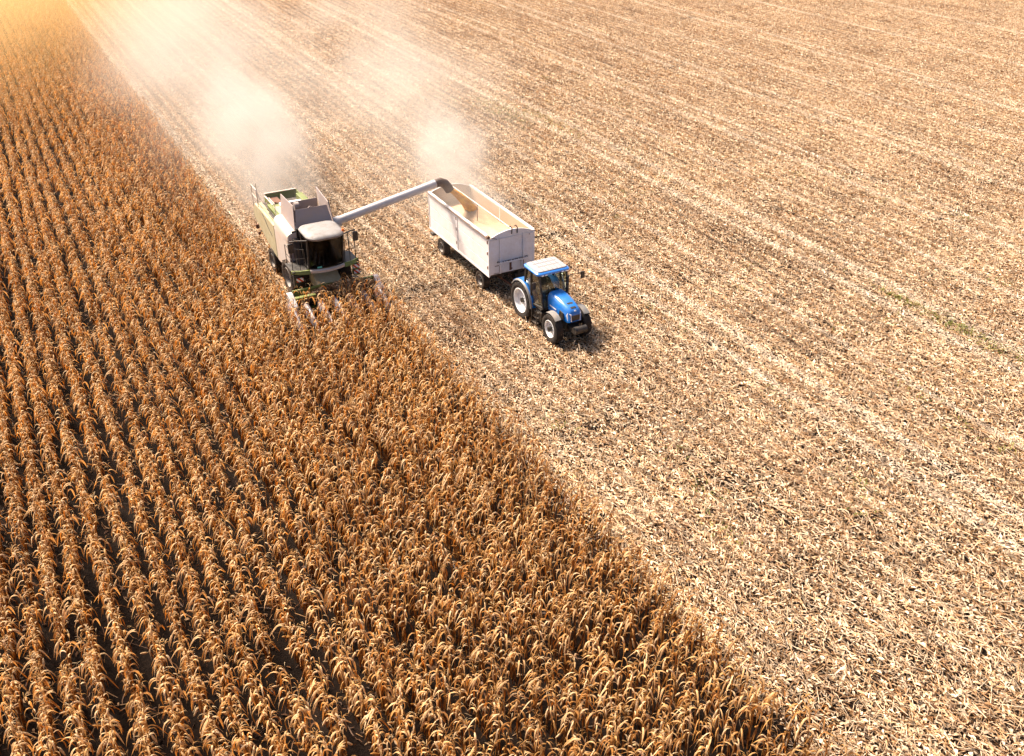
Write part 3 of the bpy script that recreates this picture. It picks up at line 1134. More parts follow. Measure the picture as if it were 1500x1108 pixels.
b.box(-.80, yf - .10, zb + .52, .78, yf - .052, zb + .62)
b.box(-.64, yf - .055, zb + .10, -.56, yf - .002, zb + .52)
b.box(.50, yf - .055, zb + .10, .58, yf - .002, zb + .52)
b.build("step_ledge", M['white'], fw, .006)
b = MB()
for k in range(9):
    xx = -.55 + k * .13
    b.box(xx, yf - .104, zb + .615 + .01 * (k % 2), xx + .05 + .03 * (k % 3), yf - .06, zb + .645)
b.box(-.14, yf - .012, zb + .06, -.02, yf - .002, zb + .54)
b.box(-.12, yf - .014, zb + .10, .02, yf - .003, zb + .18)
b.box(-.70, yf - .03, zb + .05, -.67, yf - .004, zb + .40)
b.box(.60, yf - .058, zb + .08, .64, yf - .052, zb + .5)
b.box(-1.0, yf - .01, zb + .03, -.72, yf - .003, zb + .055)
b.box(-.95, yf - .01, zb + .42, -.72, yf - .003, zb + .45)
b.box(.95, yf - .01, zt - .2, 1.0, yf - .003, zt - .1)
b.build("rust_patch", M['rust'], fw, .004)
b = MB()
for x in (-.85, .72):
    b.tube([(x, yf - .06, zb + .64), (x, yf - .13, zb + .70), (x + .1, yf - .13, zb + .66), (x + .12, yf - .06, zb + .62)], .02, 6)
b.build("clamp_handle", M['steel'], fw, smooth=True)
for x in (-.02, .28):
    b = MB()
    b.tube([(x, y0 - .01, zt + .02), (x, y0 - .04, zt + .30), (x - .06, y0 + .02, zt + .42), (x - .12, y0 + .06, zt + .36)], .026, 6)
    b.build("tarp_hook", M['black'], X, smooth=True)
b = MB()
b.tube([(.0, y0 + .03, zt + .27), (.0, y1 - .03, zt + .27)], .022, 8)
b.build("ridge_pole", M['tarp'], X, smooth=True)
b = MB()
b.tube([(.0, .2, zt + .25), (.0, .2, 2.0)], .018, 6)
b.build("ridge_support", M['rust'], X)
# chassis
b = MB()
for s in (-1, 1):
    b.box(s * .45 - .06, y0 + .1, .92, s * .45 + .06, y1 - .1, 1.13)
for yy in (-3.2, -1.2, .6, 2.4, 3.3):
    b.box(-1.0, yy - .05, .98, 1.0, yy + .05, 1.14)
b.tube([(-1.05, -2.35, .50), (1.05, -2.35, .50)], .06, 8)
b.tube([(-1.05, 2.30, .50), (1.05, 2.30, .50)], .06, 8)
b.tube([(0, -2.35, .82), (0, -2.35, .92)], .48, 24)
b.box(-.4, -2.6, .52, .4, -2.1, .82)
b.box(-.5, 2.1, .52, .5, 2.5, .92)
b.box(-1.1, y1 - .10, .72, 1.1, y1 + .02, .86)
b.box(-1.12, y1 - .02, .66, -.92, y1 + .28, .80)
b.build("chassis", M['steel'], X, .01)
b = MB()
b.bar((-.30, -2.5, .66), (0, -5.05, .56), .08, .10)
b.bar((.30, -2.5, .66), (0, -5.05, .56), .08, .10)
b.box(-.07, -5.3, .50, .07, -5.0, .62)
b.build("drawbar", M['rust'], X)
for k in range(3):
    b = MB()
    x = -.25 + k * .22
    b.tube([(x, -3.2, .98), (x + .04, -3.9, .72), (x * .6, -4.6, .82), (x * .4, -5.2, 1.05)], .02, 6)
    b.build("hydraulic_hose", M['rust'] if k == 1 else M['black'], X, smooth=True)
b = MB()
b.box(.25, y0 + .15, .62, .95, y0 + .5, .98)
b.build("tool_box", M['steel'], X, .02)
for s in (-1, 1):
    for yy in (-2.35, 2.30):
        wheel(X, (s * 1.02, yy, .50), .50, .36, .27, M['grey'], M['rubber_dusty'], s, 0, .5, hub_r=.09, hub_out=.08)

# grain in the trailer: a surface with a cone under the stream
b = MB()
nxg, nyg = 26, 70
gw, gy0, gy1 = hw - .085, y0 + .075, y1 - .075
rg = random.Random(5)
gv = []
def gz(x, y):
    z = 2.42 + .22 * math.exp(-((y + 2.4) / 1.5) ** 2) - .10 * (x / gw) ** 2
    d_ = math.hypot(x - .30, (y - 1.45) * .8)
    z += .42 * max(0, 1 - d_ / 1.5) ** 1.3
    return z + .018 * math.sin(x * 9 + y * 4) * math.sin(y * 7) + rg.uniform(-.006, .006)
for j in range(nyg + 1):
    gv.append([b.bm.verts.new((-gw + 2 * gw * i / nxg, gy0 + (gy1 - gy0) * j / nyg, 0)) for i in range(nxg + 1)])
for rw_ in gv:
    for v_ in rw_:
        v_.co.z = gz(v_.co.x, v_.co.y)
for j in range(nyg):
    for i in range(nxg):
        b.bm.faces.new([gv[j][i], gv[j][i + 1], gv[j + 1][i + 1], gv[j + 1][i]])
# close it down to the floor
border = [gv[0][i] for i in range(nxg + 1)] + [gv[j][nxg] for j in range(1, nyg + 1)] + [gv[nyg][i] for i in range(nxg - 1, -1, -1)] + [gv[j][0] for j in range(nyg - 1, 0, -1)]
low = [b.bm.verts.new((v_.co.x, v_.co.y, zb + .07)) for v_ in border]
for i in range(len(border)):
    k = (i + 1) % len(border)
    b.bm.faces.new([border[k], border[i], low[i], low[k]])
b.bm.faces.new(list(reversed(low)))
def grain_mat(name, c1, c2, sc):
    m, nt, p = mat(name)
    n = noise(nt, sc, 4, .7)
    r = ramp(nt, n.outputs[0], [(.3, c1), (.65, c2)])
    nt.links.new(r.outputs[0], p.inputs['Base Color'])
    p.inputs['Roughness'].default_value = .7
    bp = nt.nodes.new("ShaderNodeBump"); bp.inputs['Strength'].default_value = .5; bp.inputs['Distance'].default_value = .02
    nt.links.new(n.outputs[0], bp.inputs['Height']); nt.links.new(bp.outputs[0], p.inputs['Normal'])
    return m
M['grain'] = grain_mat("maize_grain_heap", (.46, .30, .17), (.60, .42, .27), 14)
M['grain_fall'] = grain_mat("falling_maize_grain", (.62, .20, .012), (.95, .50, .06), 3)
gh = b.build("grain_heap", M['grain'], None, smooth=True, loc=(RX, RY, 0))
tag(gh, "pale golden heap of maize grain lying inside the white trailer", "grain heap")

# ------------------------------------------------------------------ combine harvester (local origin under the cab axle, front is -Y)
CX, CY = 12.12, 43.0
C_ = tag(empty("combine_harvester", (CX, CY, 0)), "dusty white and green combine harvester cutting the corn with its unloading pipe swung out", "combine harvester")
for s in (-1, 1):
    wheel(C_, (s * 1.20, .05, .93), .93, .66, .50, M['grey'], M['rubber_dusty'], s, 18, .4)
    wheel(C_, (s * 1.22, 3.0, .66), .66, .46, .36, M['grey'], M['rubber_dusty'], s, 16, .4)
# inner body / chassis
b = MB()
b.prism([(-.7, 1.0), (2.0, .75), (4.6, 1.0), (5.6, 1.7), (5.6, 2.85), (3.2, 3.0), (1.7, 3.1), (-.55, 3.1), (-.9, 1.9)], 'x', -1.15, 1.15)
b.build("chassis", M['steel'], C_, .02)
b = MB()
b.tube([(-1.3, .05, .93), (1.3, .05, .93)], .17, 10)
b.tube([(-1.25, 3.0, .66), (1.25, 3.0, .66)], .11, 10)
b.build("axle", M['steel'], C_, smooth=True)
# side panels (slightly bulging lofts in YZ)
def side_panel(s, poly, m, name, x0=1.20, x1=1.36):
    b = MB()
    a = [(s * x0, y, z) for y, z in poly]
    cyy = sum(p[0] for p in poly) / len(poly); czz = sum(p[1] for p in poly) / len(poly)
    c = [(s * (x1 - .03), y, z) for y, z in poly]
    d_ = [(s * x1, cyy + (y - cyy) * .965, czz + (z - czz) * .95) for y, z in poly]
    b.loft([a, c, d_])
    return b.build(name, m, C_, .012)
for s in (-1, 1):
    side_panel(s, [(-.35, 1.62), (.5, 1.55), (1.25, 1.12), (2.02, 1.10), (2.02, 2.90), (-.35, 2.80)], M['cream'], "front_side_panel")
    op = side_panel(s, [(2.05, 1.10), (3.6, 1.32), (4.9, 1.72), (6.05, 2.05), (6.0, 2.55), (5.55, 2.92), (4.3, 2.96), (2.05, 2.92)], M['olive'], "rear_side_panel")
    b = MB()
    b.tube([(s * 1.375, 4.1, 2.86), (s * 1.38, 3.6, 2.70), (s * 1.38, 3.2, 2.45), (s * 1.38, 2.5, 2.2)], .014, 6)
    b.build("panel_seam", M['black'], op)
# white shoulders beside the tank
for s in (-1, 1):
    b = MB()
    def sh_ring(y, zt_, w0, zl):
        pts_ = [(s * .70, y, zl), (s * .70, y, zt_)]
        for k in range(6):
            a = R_(90 - 18 * k)
            pts_.append((s * (1.08 + .30 * math.cos(a) * w0), y, zt_ - .30 + .30 * math.sin(a)))
        pts_.append((s * (1.08 + .30 * w0), y, zl))
        return pts_
    b.loft([sh_ring(-.42, 3.20, .92, 2.86), sh_ring(-.34, 3.34, 1.0, 2.84), sh_ring(.6, 3.45, 1.0, 2.84), sh_ring(1.75, 3.56, 1.0, 2.90), sh_ring(1.85, 3.52, .95, 2.92)])
    b.build("tank_shoulder", M['cream'], C_, smooth=True)
    # shoulder front (grey) reaching down beside the cab
    b = MB()
    b.box(s * 1.13 - .24, -.40, 1.70, s * 1.13 + .20, -.36, 3.05)
    b.build("front_cladding", M['tank_grey'], C_, .015)
b = MB()
b.box(-1.10, -.33, 2.9, 1.10, -.28, 3.42)
b.build("cab_rear_wall", M['black'], C_)
# grain tank interior and raised covers
b = MB()
zt0 = 3.40
b.box(-.69, -.26, 2.7, .69, -.20, zt0 + .08)
b.box(-.69, 1.72, 2.7, .69, 1.78, zt0 + .12)
b.box(-.69, -.20, 2.7, -.64, 1.72, zt0 + .08)
b.box(.64, -.20, 2.7, .69, 1.72, zt0 + .08)
b.box(-.64, -.20, 2.7, .64, 1.72, 2.76)
b.build("grain_tank", M['tank_grey'], C_)
def slab(quad, th, m, name, parent):
    q = [Vector(p) for p in quad]
    n_ = (q[1] - q[0]).cross(q[3] - q[0]).normalized() * th
    b = MB(); b.hexa([*q, *[p + n_ for p in q]])
    return b.build(name, m, parent, .006)
zc, zs_ = 4.30, 3.44
tf = slab([(-.88, -.30, zs_), (.98, -.33, zs_ - .02), (.88, .12, zc - .02), (-.70, .10, zc)], .035, M['tank_grey'], "front_cover", C_)
b = MB()
b.bar((-.25, .05, 4.16), (.05, .10, 4.36), .03, .03); b.bar((.30, .05, 4.16), (.05, .10, 4.36), .03, .03)
b.bar((-.80, -.18, 3.62), (-.35, .02, 4.0), .02, .02)
b.build("cover_ridge", M['tank_grey'], tf)
slab([(-.86, 1.72, zs_), (.92, 1.72, zs_), (.92, 1.80, zc - .22), (-.72, 1.80, zc - .22)], .03, M['tank_grey'], "rear_cover", C_)
slab([(-.92, 1.80, zs_ + .04), (-.90, -.32, zs_), (-.76, .08, zc + .22), (-.78, 2.02, zc + .20)], .04, M['tank_grey'], "side_cover", C_)
rc = slab([(1.02, -.34, zs_ - .02), (1.00, 1.80, zs_), (1.02, 2.10, zc + .24), (.96, .14, zc + .10)], .04, M['tank_grey'], "side_cover", C_)
b = MB()
for k in range(3):
    b.bar((1.07, .1 + k * .6, zs_ + .1), (1.07, .35 + k * .6, zc + .08), .04, .05)
b.build("cover_hinge", M['black'], rc)
# loading auger visible in the tank
b = MB()
b.tube([(-.1, 1.3, 2.9), (.1, .5, 3.75)], .14, 12)
b.lathe_x([(-.12, .2), (.12, .2), (.12, .02), (-.12, .02)], (-.25, 1.45, 3.95), 16)
b.build("tank_auger", M['tank_grey'], C_, smooth=True)
# engine deck behind the tank
b = MB()
b.box(-1.19, 1.90, 2.925, -1.01, 5.4, 2.965)
b.build('deck_panel', M['olive'], C_)
b = MB()
b.box(-1.00, 1.88, 2.80, -.80, 4.3, 3.22)
b.box(.80, 1.88, 2.80, 1.15, 5.2, 3.22)
b.box(-.79, 1.88, 2.80, .79, 4.35, 3.10)
b.build("engine_housing", M['green'], C_, .02)
b = MB()
b.box(-.42, 2.0, 3.11, .75, 4.2, 3.24)
b.build("engine_cover", M['white'], C_, .03)
b = MB()
for k in range(5):
    b.box(-.78 + k * .065, 2.1, 3.105, -.75 + k * .065, 3.9, 3.18)
b.build("radiator_grate", M['cream'], C_)
b = MB()
b.box(-1.06, 2.2, 2.82, -1.01, 4.2, 3.10)
b.build("radiator_screen", M['black'], C_, .01)
# rear hood: open box with green inner wall
b = MB()
b.box(-.66, 4.36, 2.75, 1.02, 4.42, 3.10)
b.box(-.66, 5.92, 2.20, 1.02, 5.98, 3.16)
b.box(-.70, 4.42, 2.20, -.66, 5.98, 3.06)
b.box(1.02, 4.42, 2.20, 1.07, 5.98, 3.16)
b.box(-.66, 4.42, 2.15, 1.02, 5.92, 2.22)
b.build("straw_hood", M['green'], C_, .01)
b = MB()
b.box(-.70, 5.90, 3.165, 1.07, 6.00, 3.21)
b.box(-.72, 4.42, 3.065, -.64, 5.89, 3.10)
b.build("hood_rim", M['cream'], C_, .008)
b = MB()
b.box(-.62, 4.9, 2.23, -.05, 5.85, 2.98)
b.tube([(-.5, 4.8, 2.4), (-.5, 4.8, 3.1)], .12, 10)
b.tube([(.1, 4.9, 2.8), (.8, 4.9, 2.8)], .16, 12)
b.build("engine_block", M['rust'], C_, .03)
# rear railing and ladder
b = MB()
for (x, y) in ((-1.33, 5.9), (-1.33, 4.9), (-1.08, 5.9)):
    b.tube([(x, y, 2.6), (x, y, 3.85)], .022, 6)
b.tube([(-1.33, 5.9, 3.85), (-1.33, 4.9, 3.85), (-1.25, 4.6, 3.4)], .022, 6)
b.tube([(-1.33, 5.9, 3.35), (-1.33, 4.9, 3.35)], .018, 6)
b.tube([(-1.33, 5.9, 3.7), (-1.08, 5.9, 3.7)], .018, 6)
b.tube([(-1.15, 2.1, 3.2), (-1.15, 2.1, 4.0), (-1.15, 3.1, 4.0), (-1.15, 3.9, 3.35)], .02, 6)
b.build("railing", M['cream'], C_, smooth=True)
b = MB()
b.box(-1.52, 5.2, 1.62, -1.36, 5.32, 1.86)
b.box(-1.50, 5.0, 1.35, -1.36, 5.1, 1.50)
b.tube([(-1.30, 5.4, 1.9), (-1.44, 5.25, 1.75)], .025, 6)
b.build("rear_lamp", M['rust'], C_, .02)
# straw chopper
b = MB()
b.prism([(4.9, 1.1), (5.8, 1.0), (6.2, 1.6), (6.0, 2.1), (5.0, 1.9)], 'x', -.95, .95)
b.build("straw_chopper", M['black'], C_, .02)

# cab: curved front glass
def arcx(w, yf_, bulge, z, n=8):
    return [(-w + 2 * w * k / n, yf_ - bulge * (1 - (-1 + 2 * k / n) ** 2), z) for k in range(n + 1)]
cabm = MB()
cabm.box(-.80, -1.78, 1.90, .80, -.40, 1.98)
cabm.build("cab_floor", M['black'], C_)
b = MB()
lo, hi = arcx(.83, -1.70, .26, 2.02), arcx(.86, -2.02, .30, 3.56)
lo2 = [(x * .985, y + .02, z) for x, y, z in lo]; hi2 = [(x * .985, y + .02, z) for x, y, z in hi]
nb = len(lo)
V_ = [[b.bm.verts.new(p) for p in r_] for r_ in (lo, hi, hi2, lo2)]
for r0, r1 in ((0, 1), (1, 2), (2, 3), (3, 0)):
    for k in range(nb - 1):
        b.bm.faces.new([V_[r0][k], V_[r0][k + 1], V_[r1][k + 1], V_[r1][k]])
for k in (0, nb - 1):
    b.bm.faces.new([V_[r_][k] for r_ in range(4)])
b.build("windscreen", M['dark_glass'], C_, smooth=True)
b = MB()
for s in (-1, 1):
    b.bar((s * .85, -1.70, 2.0), (s * .88, -2.02, 3.58), .07, .07)
    b.bar((s * .86, -1.05, 2.0), (s * .88, -1.05, 3.58), .06, .06)
    b.bar((s * .86, -.45, 2.0), (s * .88, -.45, 3.58), .08, .08)
    b.bar((s * .86, -1.70, 2.0), (s * .86, -.45, 2.0), .06, .08)
b.build("cab_frame", M['black'], C_)
for s in (-1, 1):
    pane(C_, ((s * .86, -1.68, 2.03), (s * .86, -1.07, 2.03), (s * .88, -1.07, 3.56), (s * .88, -2.0, 3.56)), M['dark_glass'], "door_glass")
    pane(C_, ((s * .86, -1.03, 2.03), (s * .86, -.48, 2.03), (s * .88, -.48, 3.56), (s * .88, -1.03, 3.56)), M['dark_glass'], "side_window")
# cab roof: shallow dome with rounded outline
def roof_ring(k, z):
    out = []
    for u_, v_ in rrect(-.90 * k, -1.02 - 1.0 * k, .90 * k, -1.02 + .80 * k, .42 * k, 6):
        front = -.16 * (1 - (u_ / .9) ** 2) if v_ < -1.5 else 0
        out.append((u_, v_ + front * k - .35, z))
    return out
b = MB()
b.loft([roof_ring(.96, 3.58), roof_ring(1.02, 3.63), roof_ring(1.03, 3.70), roof_ring(.98, 3.76), roof_ring(.86, 3.80), roof_ring(.60, 3.83), roof_ring(.25, 3.84)])
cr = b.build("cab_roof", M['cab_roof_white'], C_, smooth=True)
b = MB()
b.tube([(.86, -2.15, 3.72), (.86, -2.15, 3.86)], [.07, .06], 10)
b.build("beacon", M['beacon'], C_, smooth=True)
for s in (-1, 1):
    b = MB()
    b.tube([(s * .84, -2.02, 3.52), (s * 1.35, -1.72, 3.50), (s * 1.62, -1.62, 3.47)], .035, 8)
    b.build("mirror_arm", M['black'] if s > 0 else M['steel'], C_, smooth=True)
    b = MB()
    b.box(s * 1.60 - .13, -1.72, 2.92, s * 1.60 + .13, -1.62, 3.40)
    b.build("mirror", M['black'], C_, .03)
# interior: seat, console, steering wheel, operator
b = MB()
b.box(-.26, -1.25, 2.35, .26, -.75, 2.50)
b.box(-.25, -.78, 2.50, .25, -.64, 3.12)
b.box(-.18, -1.1, 1.98, .18, -.8, 2.36)
b.build("seat", M['seat'], C_, .04)
b = MB()
b.tube([(0, -1.62, 2.0), (0, -1.52, 2.72)], .04, 8)
pp = [(.19 * math.cos(2 * math.pi * k / 20), -1.48 + .17 * math.sin(2 * math.pi * k / 20), 2.74 + .07 * math.sin(2 * math.pi * k / 20)) for k in range(20)]
b.tube(pp + [pp[0]], .015, 6, False)
b.build("steering_wheel", M['black'], C_, smooth=True)
b = MB()
b.box(-.80, -.44, 1.98, .80, -.39, 3.56)
b.build("cab_back_panel", M['seat'], C_)
# platform and bumper
for x0_ in (-1.66, .90):
    b = MB()
    b.box(x0_, -1.68, 1.86, x0_ + .76, -.42, 1.92)
    b.build("platform", M['black'], C_)
for s in (-1, 1):
    b = MB()
    b.loft([[(s * .86, -1.98, 1.80), (s * .86, -1.90, 1.98), (s * .86, -1.80, 1.98), (s * .86, -1.80, 1.72)],
            [(s * 1.30, -1.86, 1.80), (s * 1.30, -1.78, 1.97), (s * 1.30, -1.68, 1.97), (s * 1.30, -1.68, 1.72)],
            [(s * 1.68, -1.62, 1.82), (s * 1.68, -1.56, 1.96), (s * 1.66, -1.46, 1.96), (s * 1.66, -1.46, 1.74)]])
    b.build("platform_corner", M['green'], C_, .02)
    b = MB()
    b.box(s * 1.50 - .12, -1.66, 1.10, s * 1.50 + .16, -1.40, 1.72)
    b.build("fender_stay", M['green'] if s > 0 else M['black'], C_, .02)
b = MB()
rings = []
for k in range(9):
    u_ = -1 + 2 * k / 8
    x = .855 * u_; yv_ = -1.94 - .20 * (1 - u_ * u_)
    rings.append([(x, yv_ + .10, 1.80), (x, yv_, 1.83), (x, yv_ - .02, 1.95), (x, yv_ + .08, 1.99)])
b.loft(rings)
b.build("front_bumper", M['cream'], C_, smooth=True)
b = MB()
b.box(-.52, -2.02, 2.04, -.30, -1.99, 2.12)
b.build("sticker", M['sticker'], C_)
for (x, y, z, sx) in ((-1.36, -1.74, 1.42, .17), (1.50, -1.70, 1.52, .16), (1.52, -1.70, 1.22, .16)):
    b = MB()
    b.box(x - sx, y - .02, z, x + sx, y + .005, z + .20)
    b.build("warning_board", M['warning'], C_)
for s in (-1, 1):
    b = MB()
    zz = 1.95
    xo = s * 1.58
    b.tube([(s * .95, -1.70, zz), (s * 1.02, -1.72, 3.0), (xo * .96, -1.60, 3.3 if s > 0 else 3.1), (xo, -1.52, 2.7), (xo, -1.50, zz)], .02, 6)
    b.tube([(s * 1.0, -1.72, 2.55), (xo, -1.55, 2.55)], .016, 6)
    b.tube([(xo, -1.50, 2.95), (xo, -.55, 2.95), (xo, -.55, zz)], .02, 6)
    b.tube([(xo, -1.50, 2.5), (xo, -.55, 2.5)], .016, 6)
    b.tube([(s * 1.25, -1.66, zz), (s * 1.25, -1.66, 3.1)], .014, 6)
    b.build("railing", M['black'], C_, smooth=True)
b = MB()
for k in range(5):
    b.box(1.48, -1.55, .5 + k * .28, 1.70, -1.1, .53 + k * .28)
b.box(1.68, -1.57, .45, 1.70, -1.54, 2.0); b.box(1.68, -1.11, .45, 1.70, -1.08, 2.0)
b.build("ladder", M['steel'], C_)
# feeder house
b = MB()
b.hexa([(-.62, -1.95, .45), (.62, -1.95, .45), (.62, -.7, 1.0), (-.62, -.7, 1.0), (-.62, -2.0, 1.18), (.62, -2.0, 1.18), (.62, -.7, 1.80), (-.62, -.7, 1.80)])
b.build("feeder_house", M['olive'], C_, .02)

# corn header: a part with sub-parts
HW = 2.18
b = MB()
b.box(-HW + .28, -2.16, .42, HW - .02, -2.06, 1.12)
b.box(-HW + .28, -2.60, .36, HW - .02, -2.16, .42)
b.tube([(-HW + .28, -2.10, 1.16), (.1, -2.10, 1.16)], .075, 8)
hd = b.build("corn_header", M['green'], C_, .01)
b = MB()
b.tube([(-HW + .32, -2.40, .72), (HW - .06, -2.40, .72)], .16, 14)
for k in range(44):
    x = -HW + .34 + k * .092
    b.lathe_x([(0, .28), (.012, .28), (.012, .15), (0, .15)], (x, -2.40, .72), 16)
b.build("cross_auger", M['steel'], hd)
for s in (-1, 1):
    b = MB()
    x0_, x1_ = (-HW, -HW + .26) if s < 0 else (HW - .015, HW + .22)
    b.prism([(-3.0, .35), (-2.02, .35), (-2.02, 1.15), (-2.3, 1.16), (-3.0, .80)], 'x', x0_, x1_)
    b.build("end_cap", M['tube'] if s < 0 else M['snout'], hd, .03)
b = MB()
b.box(-HW + .262, -2.72, .95, -HW + 1.25, -2.50, 1.08)
b.build("deck_plate", M['green'], hd, .02)
for k in range(7):
    b = MB()
    x = -2.26 + k * .72
    hgt = .98 if k in (0, 6) else .86
    wd = .20 if k in (0, 6) else .17
    def sn(y, w, zt_, zb_):
        pts_ = [(x - w, y, zb_)]
        for q in range(7):
            a = R_(180 - 30 * q)
            pts_.append((x + w * math.cos(a), y, zb_ + (zt_ - zb_) * (.35 + .65 * math.sin(a))))
        pts_.append((x + w, y, zb_))
        return pts_
    b.loft([sn(-2.73, wd * .9, hgt - .04, .45), sn(-3.05, wd, hgt, .42), sn(-3.6, wd * .92, hgt - .12, .34), sn(-4.3, wd * .62, .62, .24), sn(-4.85, wd * .3, .36, .18), sn(-5.05, .015, .22, .17)])
    b.build("snout", M['snout'], hd, smooth=True)

# unloading auger: a part of the harvester
b = MB()
A0, A1 = Vector((1.15, .20, 3.26)), Vector((6.75, .22, 4.30))
b.tube([(1.15, .20, 2.7), (1.15, .20, 3.18)], .27, 16)
b.tube([A0 + Vector((-.1, 0, -.05)), A0 + Vector((.35, 0, .03))], .27, 16)
b.tube([A0, A1], .205, 20)
d_ = (A1 - A0).normalized()
for t in (.12, .5, .97):
    c = A0.lerp(A1, t)
    b.tube([c - d_ * .025, c + d_ * .025], .222, 20)
au = b.build("unloading_auger", M['tube'], C_, smooth=True)
b = MB()
sp = [A1, A1 + Vector((.28, 0, .03)), A1 + Vector((.50, -.02, -.08)), A1 + Vector((.68, -.04, -.32)), A1 + Vector((.76, -.05, -.48))]
b.tube(sp, [.22, .235, .245, .25, .24], 16)
b.build("spout", M['spout'], au, smooth=True)
b = MB()
b.tube([A1 + Vector((-.9, 0, -.22)), A1 + Vector((-.9, 0, -.32))], .04, 8)
b.build("auger_lamp", M['black'], au)
S0 = Vector((CX, CY, 0)) + sp[-1]

# stream of grain from the spout (many kernels in one falling body)
b = MB()
S1 = Vector((RX + .34, RY + 1.42, 2.50))
rings = []
ra = random.Random(9)
for k in range(15):
    t = k / 14
    c = S0.lerp(S1, t)
    c.x = S0.x + (S1.x - S0.x) * (1.35 * t - .35 * t * t)
    c.z = S0.z + .06 + (S1.z - S0.z - .06) * (.72 * t + .28 * t * t)
    rad = .20 + .16 * t
    ring = []
    for q in range(22):
        a = 2 * math.pi * q / 22
        rr = rad * (1 + .16 * ra.uniform(-1, 1))
        ring.append((c.x + rr * math.cos(a) * .9, c.y + rr * math.sin(a) * 1.25, c.z + .12 * rad * math.cos(a)))
    rings.append(ring)
b.loft(rings)
gs = b.build("grain_stream", M['grain_fall'], None, smooth=True)
tag(gs, "golden stream of maize grain pouring from the brown spout into the trailer", "grain stream")

# chopped trash lying on the header
def put_strips(S, name, m, loc):
    o = bpy.data.objects.new(name, S.mesh(name, [m]))
    COL.objects.link(o)
    o.location = loc
    return o
r = random.Random(77)
S = Strips()
for _ in range(2400):
    x = r.uniform(-1.15, 2.0); y = r.gauss(-2.35, .22)
    top = .98 + .38 * math.exp(-((x - .4) / 1.3) ** 2) * math.exp(-((y + 2.4) / .35) ** 2)
    z = r.uniform(.85, top)
    az = r.uniform(0, 6.28); tl = R_(r.gauss(0, 22))
    d_ = Vector((math.cos(az) * math.cos(tl), math.sin(az) * math.cos(tl), math.sin(tl)))
    sdv = Matrix.Rotation(r.gauss(0, .7), 3, d_) @ Vector((-math.sin(az), math.cos(az), 0))
    ln = r.uniform(.08, .32); w = r.uniform(.015, .04)
    p = Vector((x, y, z))
    S.flat([p - d_ * ln / 2, p + Vector((0, 0, .02)), p + d_ * ln / 2], [w * .5, w, w * .4], [sdv] * 3, rescol(r, 1.5))
tr_o = put_strips(S, "corn_trash", M['residue'], (CX, CY, 0))
tag(tr_o, "brown heap of broken corn leaves lying on the harvester's header", "corn trash", None, 'stuff')

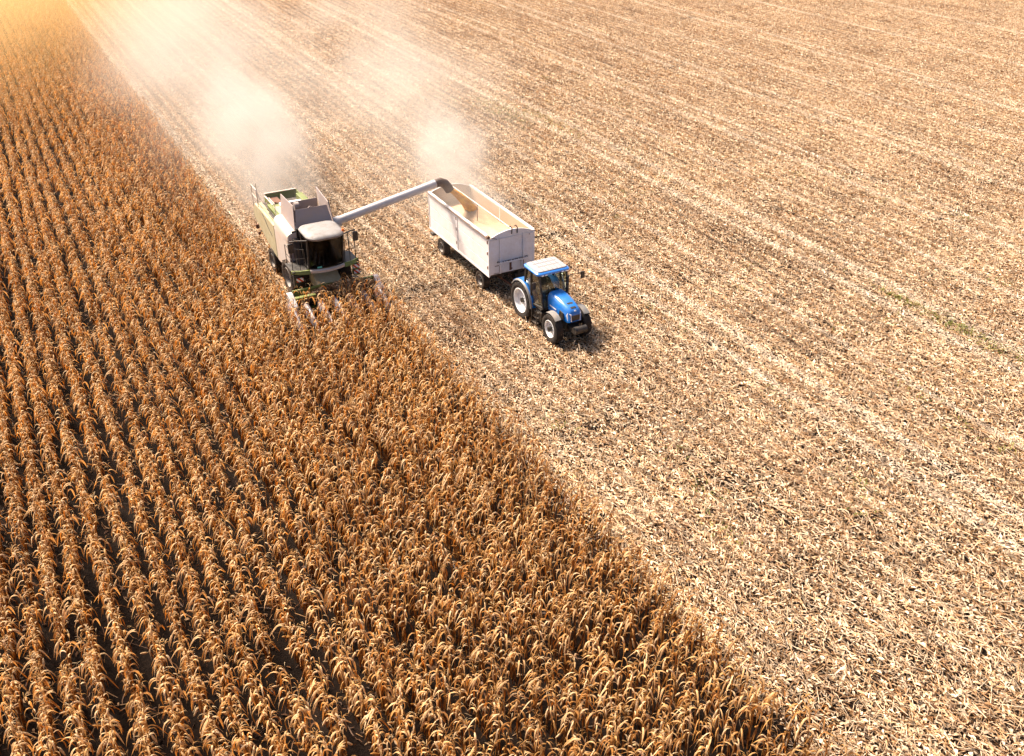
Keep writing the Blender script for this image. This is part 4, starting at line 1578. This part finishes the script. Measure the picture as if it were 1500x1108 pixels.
# ================================================================== dust in the air
def dust_mat(name, dens, scale, color, lo, hi, aniso=.25, power=1.0, detail=3, stretch=(1, 1, 1), shift=(0, 0, 0)):
    m = bpy.data.materials.new(name)
    m.use_nodes = True
    nt = m.node_tree
    nt.nodes.remove(nt.nodes["Principled BSDF"])
    pv = nt.nodes.new("ShaderNodeVolumePrincipled")
    pv.inputs['Color'].default_value = (*color, 1)
    pv.inputs['Anisotropy'].default_value = aniso
    tc = nt.nodes.new("ShaderNodeTexCoord")
    ln = nt.nodes.new("ShaderNodeVectorMath"); ln.operation = 'LENGTH'
    nt.links.new(tc.outputs['Object'], ln.inputs[0])
    fall = nt.nodes.new("ShaderNodeMapRange")
    fall.interpolation_type = 'SMOOTHSTEP'
    nt.links.new(ln.outputs['Value'], fall.inputs[0])
    fall.inputs[1].default_value = 1.0; fall.inputs[2].default_value = .15
    fall.inputs[3].default_value = 0; fall.inputs[4].default_value = 1
    geo = nt.nodes.new("ShaderNodeNewGeometry")
    mp = nt.nodes.new("ShaderNodeMapping")
    mp.inputs['Scale'].default_value = stretch
    mp.inputs['Location'].default_value = shift
    nt.links.new(geo.outputs['Position'], mp.inputs[0])
    n = noise(nt, scale, detail, .6, vec=mp.outputs[0])
    mr = nt.nodes.new("ShaderNodeMapRange")
    mr.interpolation_type = 'SMOOTHSTEP'
    nt.links.new(n.outputs[0], mr.inputs[0])
    mr.inputs[1].default_value = lo; mr.inputs[2].default_value = hi
    d = math_n(nt, 'MULTIPLY', math_n(nt, 'POWER', fall.outputs[0], power), mr.outputs[0])
    nt.links.new(math_n(nt, 'MULTIPLY', d, dens), pv.inputs['Density'])
    nt.links.new(pv.outputs[0], nt.nodes["Material Output"].inputs['Volume'])
    return m

def dust(name, center, half, rotz, m, label, tilt=0.0):
    b = MB()
    bmesh.ops.create_icosphere(b.bm, subdivisions=3, radius=1.0)
    o = b.build(name, m, None)
    o.location = center
    o.scale = half
    o.rotation_euler = (tilt, 0, rotz)
    tag(o, label, "dust cloud", None, 'stuff')
    return o

WARM = (0.78, 0.73, 0.67)
dust("dust_cloud", (13.8, 60.0, 2.9), (4.0, 16, 3.8), R_(-6), dust_mat("harvester_dust", .55, .34, WARM, .30, .78, shift=(3, 0, 0), detail=5, aniso=0),
     "thick pale dust blowing out behind the combine harvester")
dust("dust_cloud", (15.6, 86, 3.4), (11, 44, 5.6), R_(-7), dust_mat("harvester_dust_plume", .10, .14, WARM, .30, .70, detail=6, aniso=0),
     "long pale dust plume drifting back along the harvested corn edge")
dust("dust_cloud", (22.6, 49.5, 3.4), (2.9, 11, 2.9), R_(-20), dust_mat("trailer_dust", .46, .42, WARM, .32, .74, shift=(7, 2, 0), detail=6, aniso=0),
     "dust cloud rising off the grain trailer as it is filled")
dust("dust_cloud", (21.5, 42.3, 3.2), (1.35, 4.6, 1.3), R_(-4), dust_mat("grain_dust", .26, .7, WARM, .22, .74, shift=(2, 9, 0), detail=5, aniso=0),
     "pale grain dust billowing inside the trailer box and over its far wall")
dust("dust_cloud", (27, 74, 3.3), (13, 42, 4.4), R_(-14), dust_mat("trailer_dust_plume", .085, .11, WARM, .38, .70, detail=6, aniso=0),
     "thin dust veil drifting over the stubble beyond the trailer")
dust("dust_cloud", (-6, 140, 8), (36, 92, 12), R_(0), dust_mat("far_glow_haze", .042, .03, (.95, .68, .33), .0, .7, aniso=.4),  # thin dust tinted golden, added to put a warm glow in the corner
     "warm golden dust haze added as a glow over the far end of the corn")
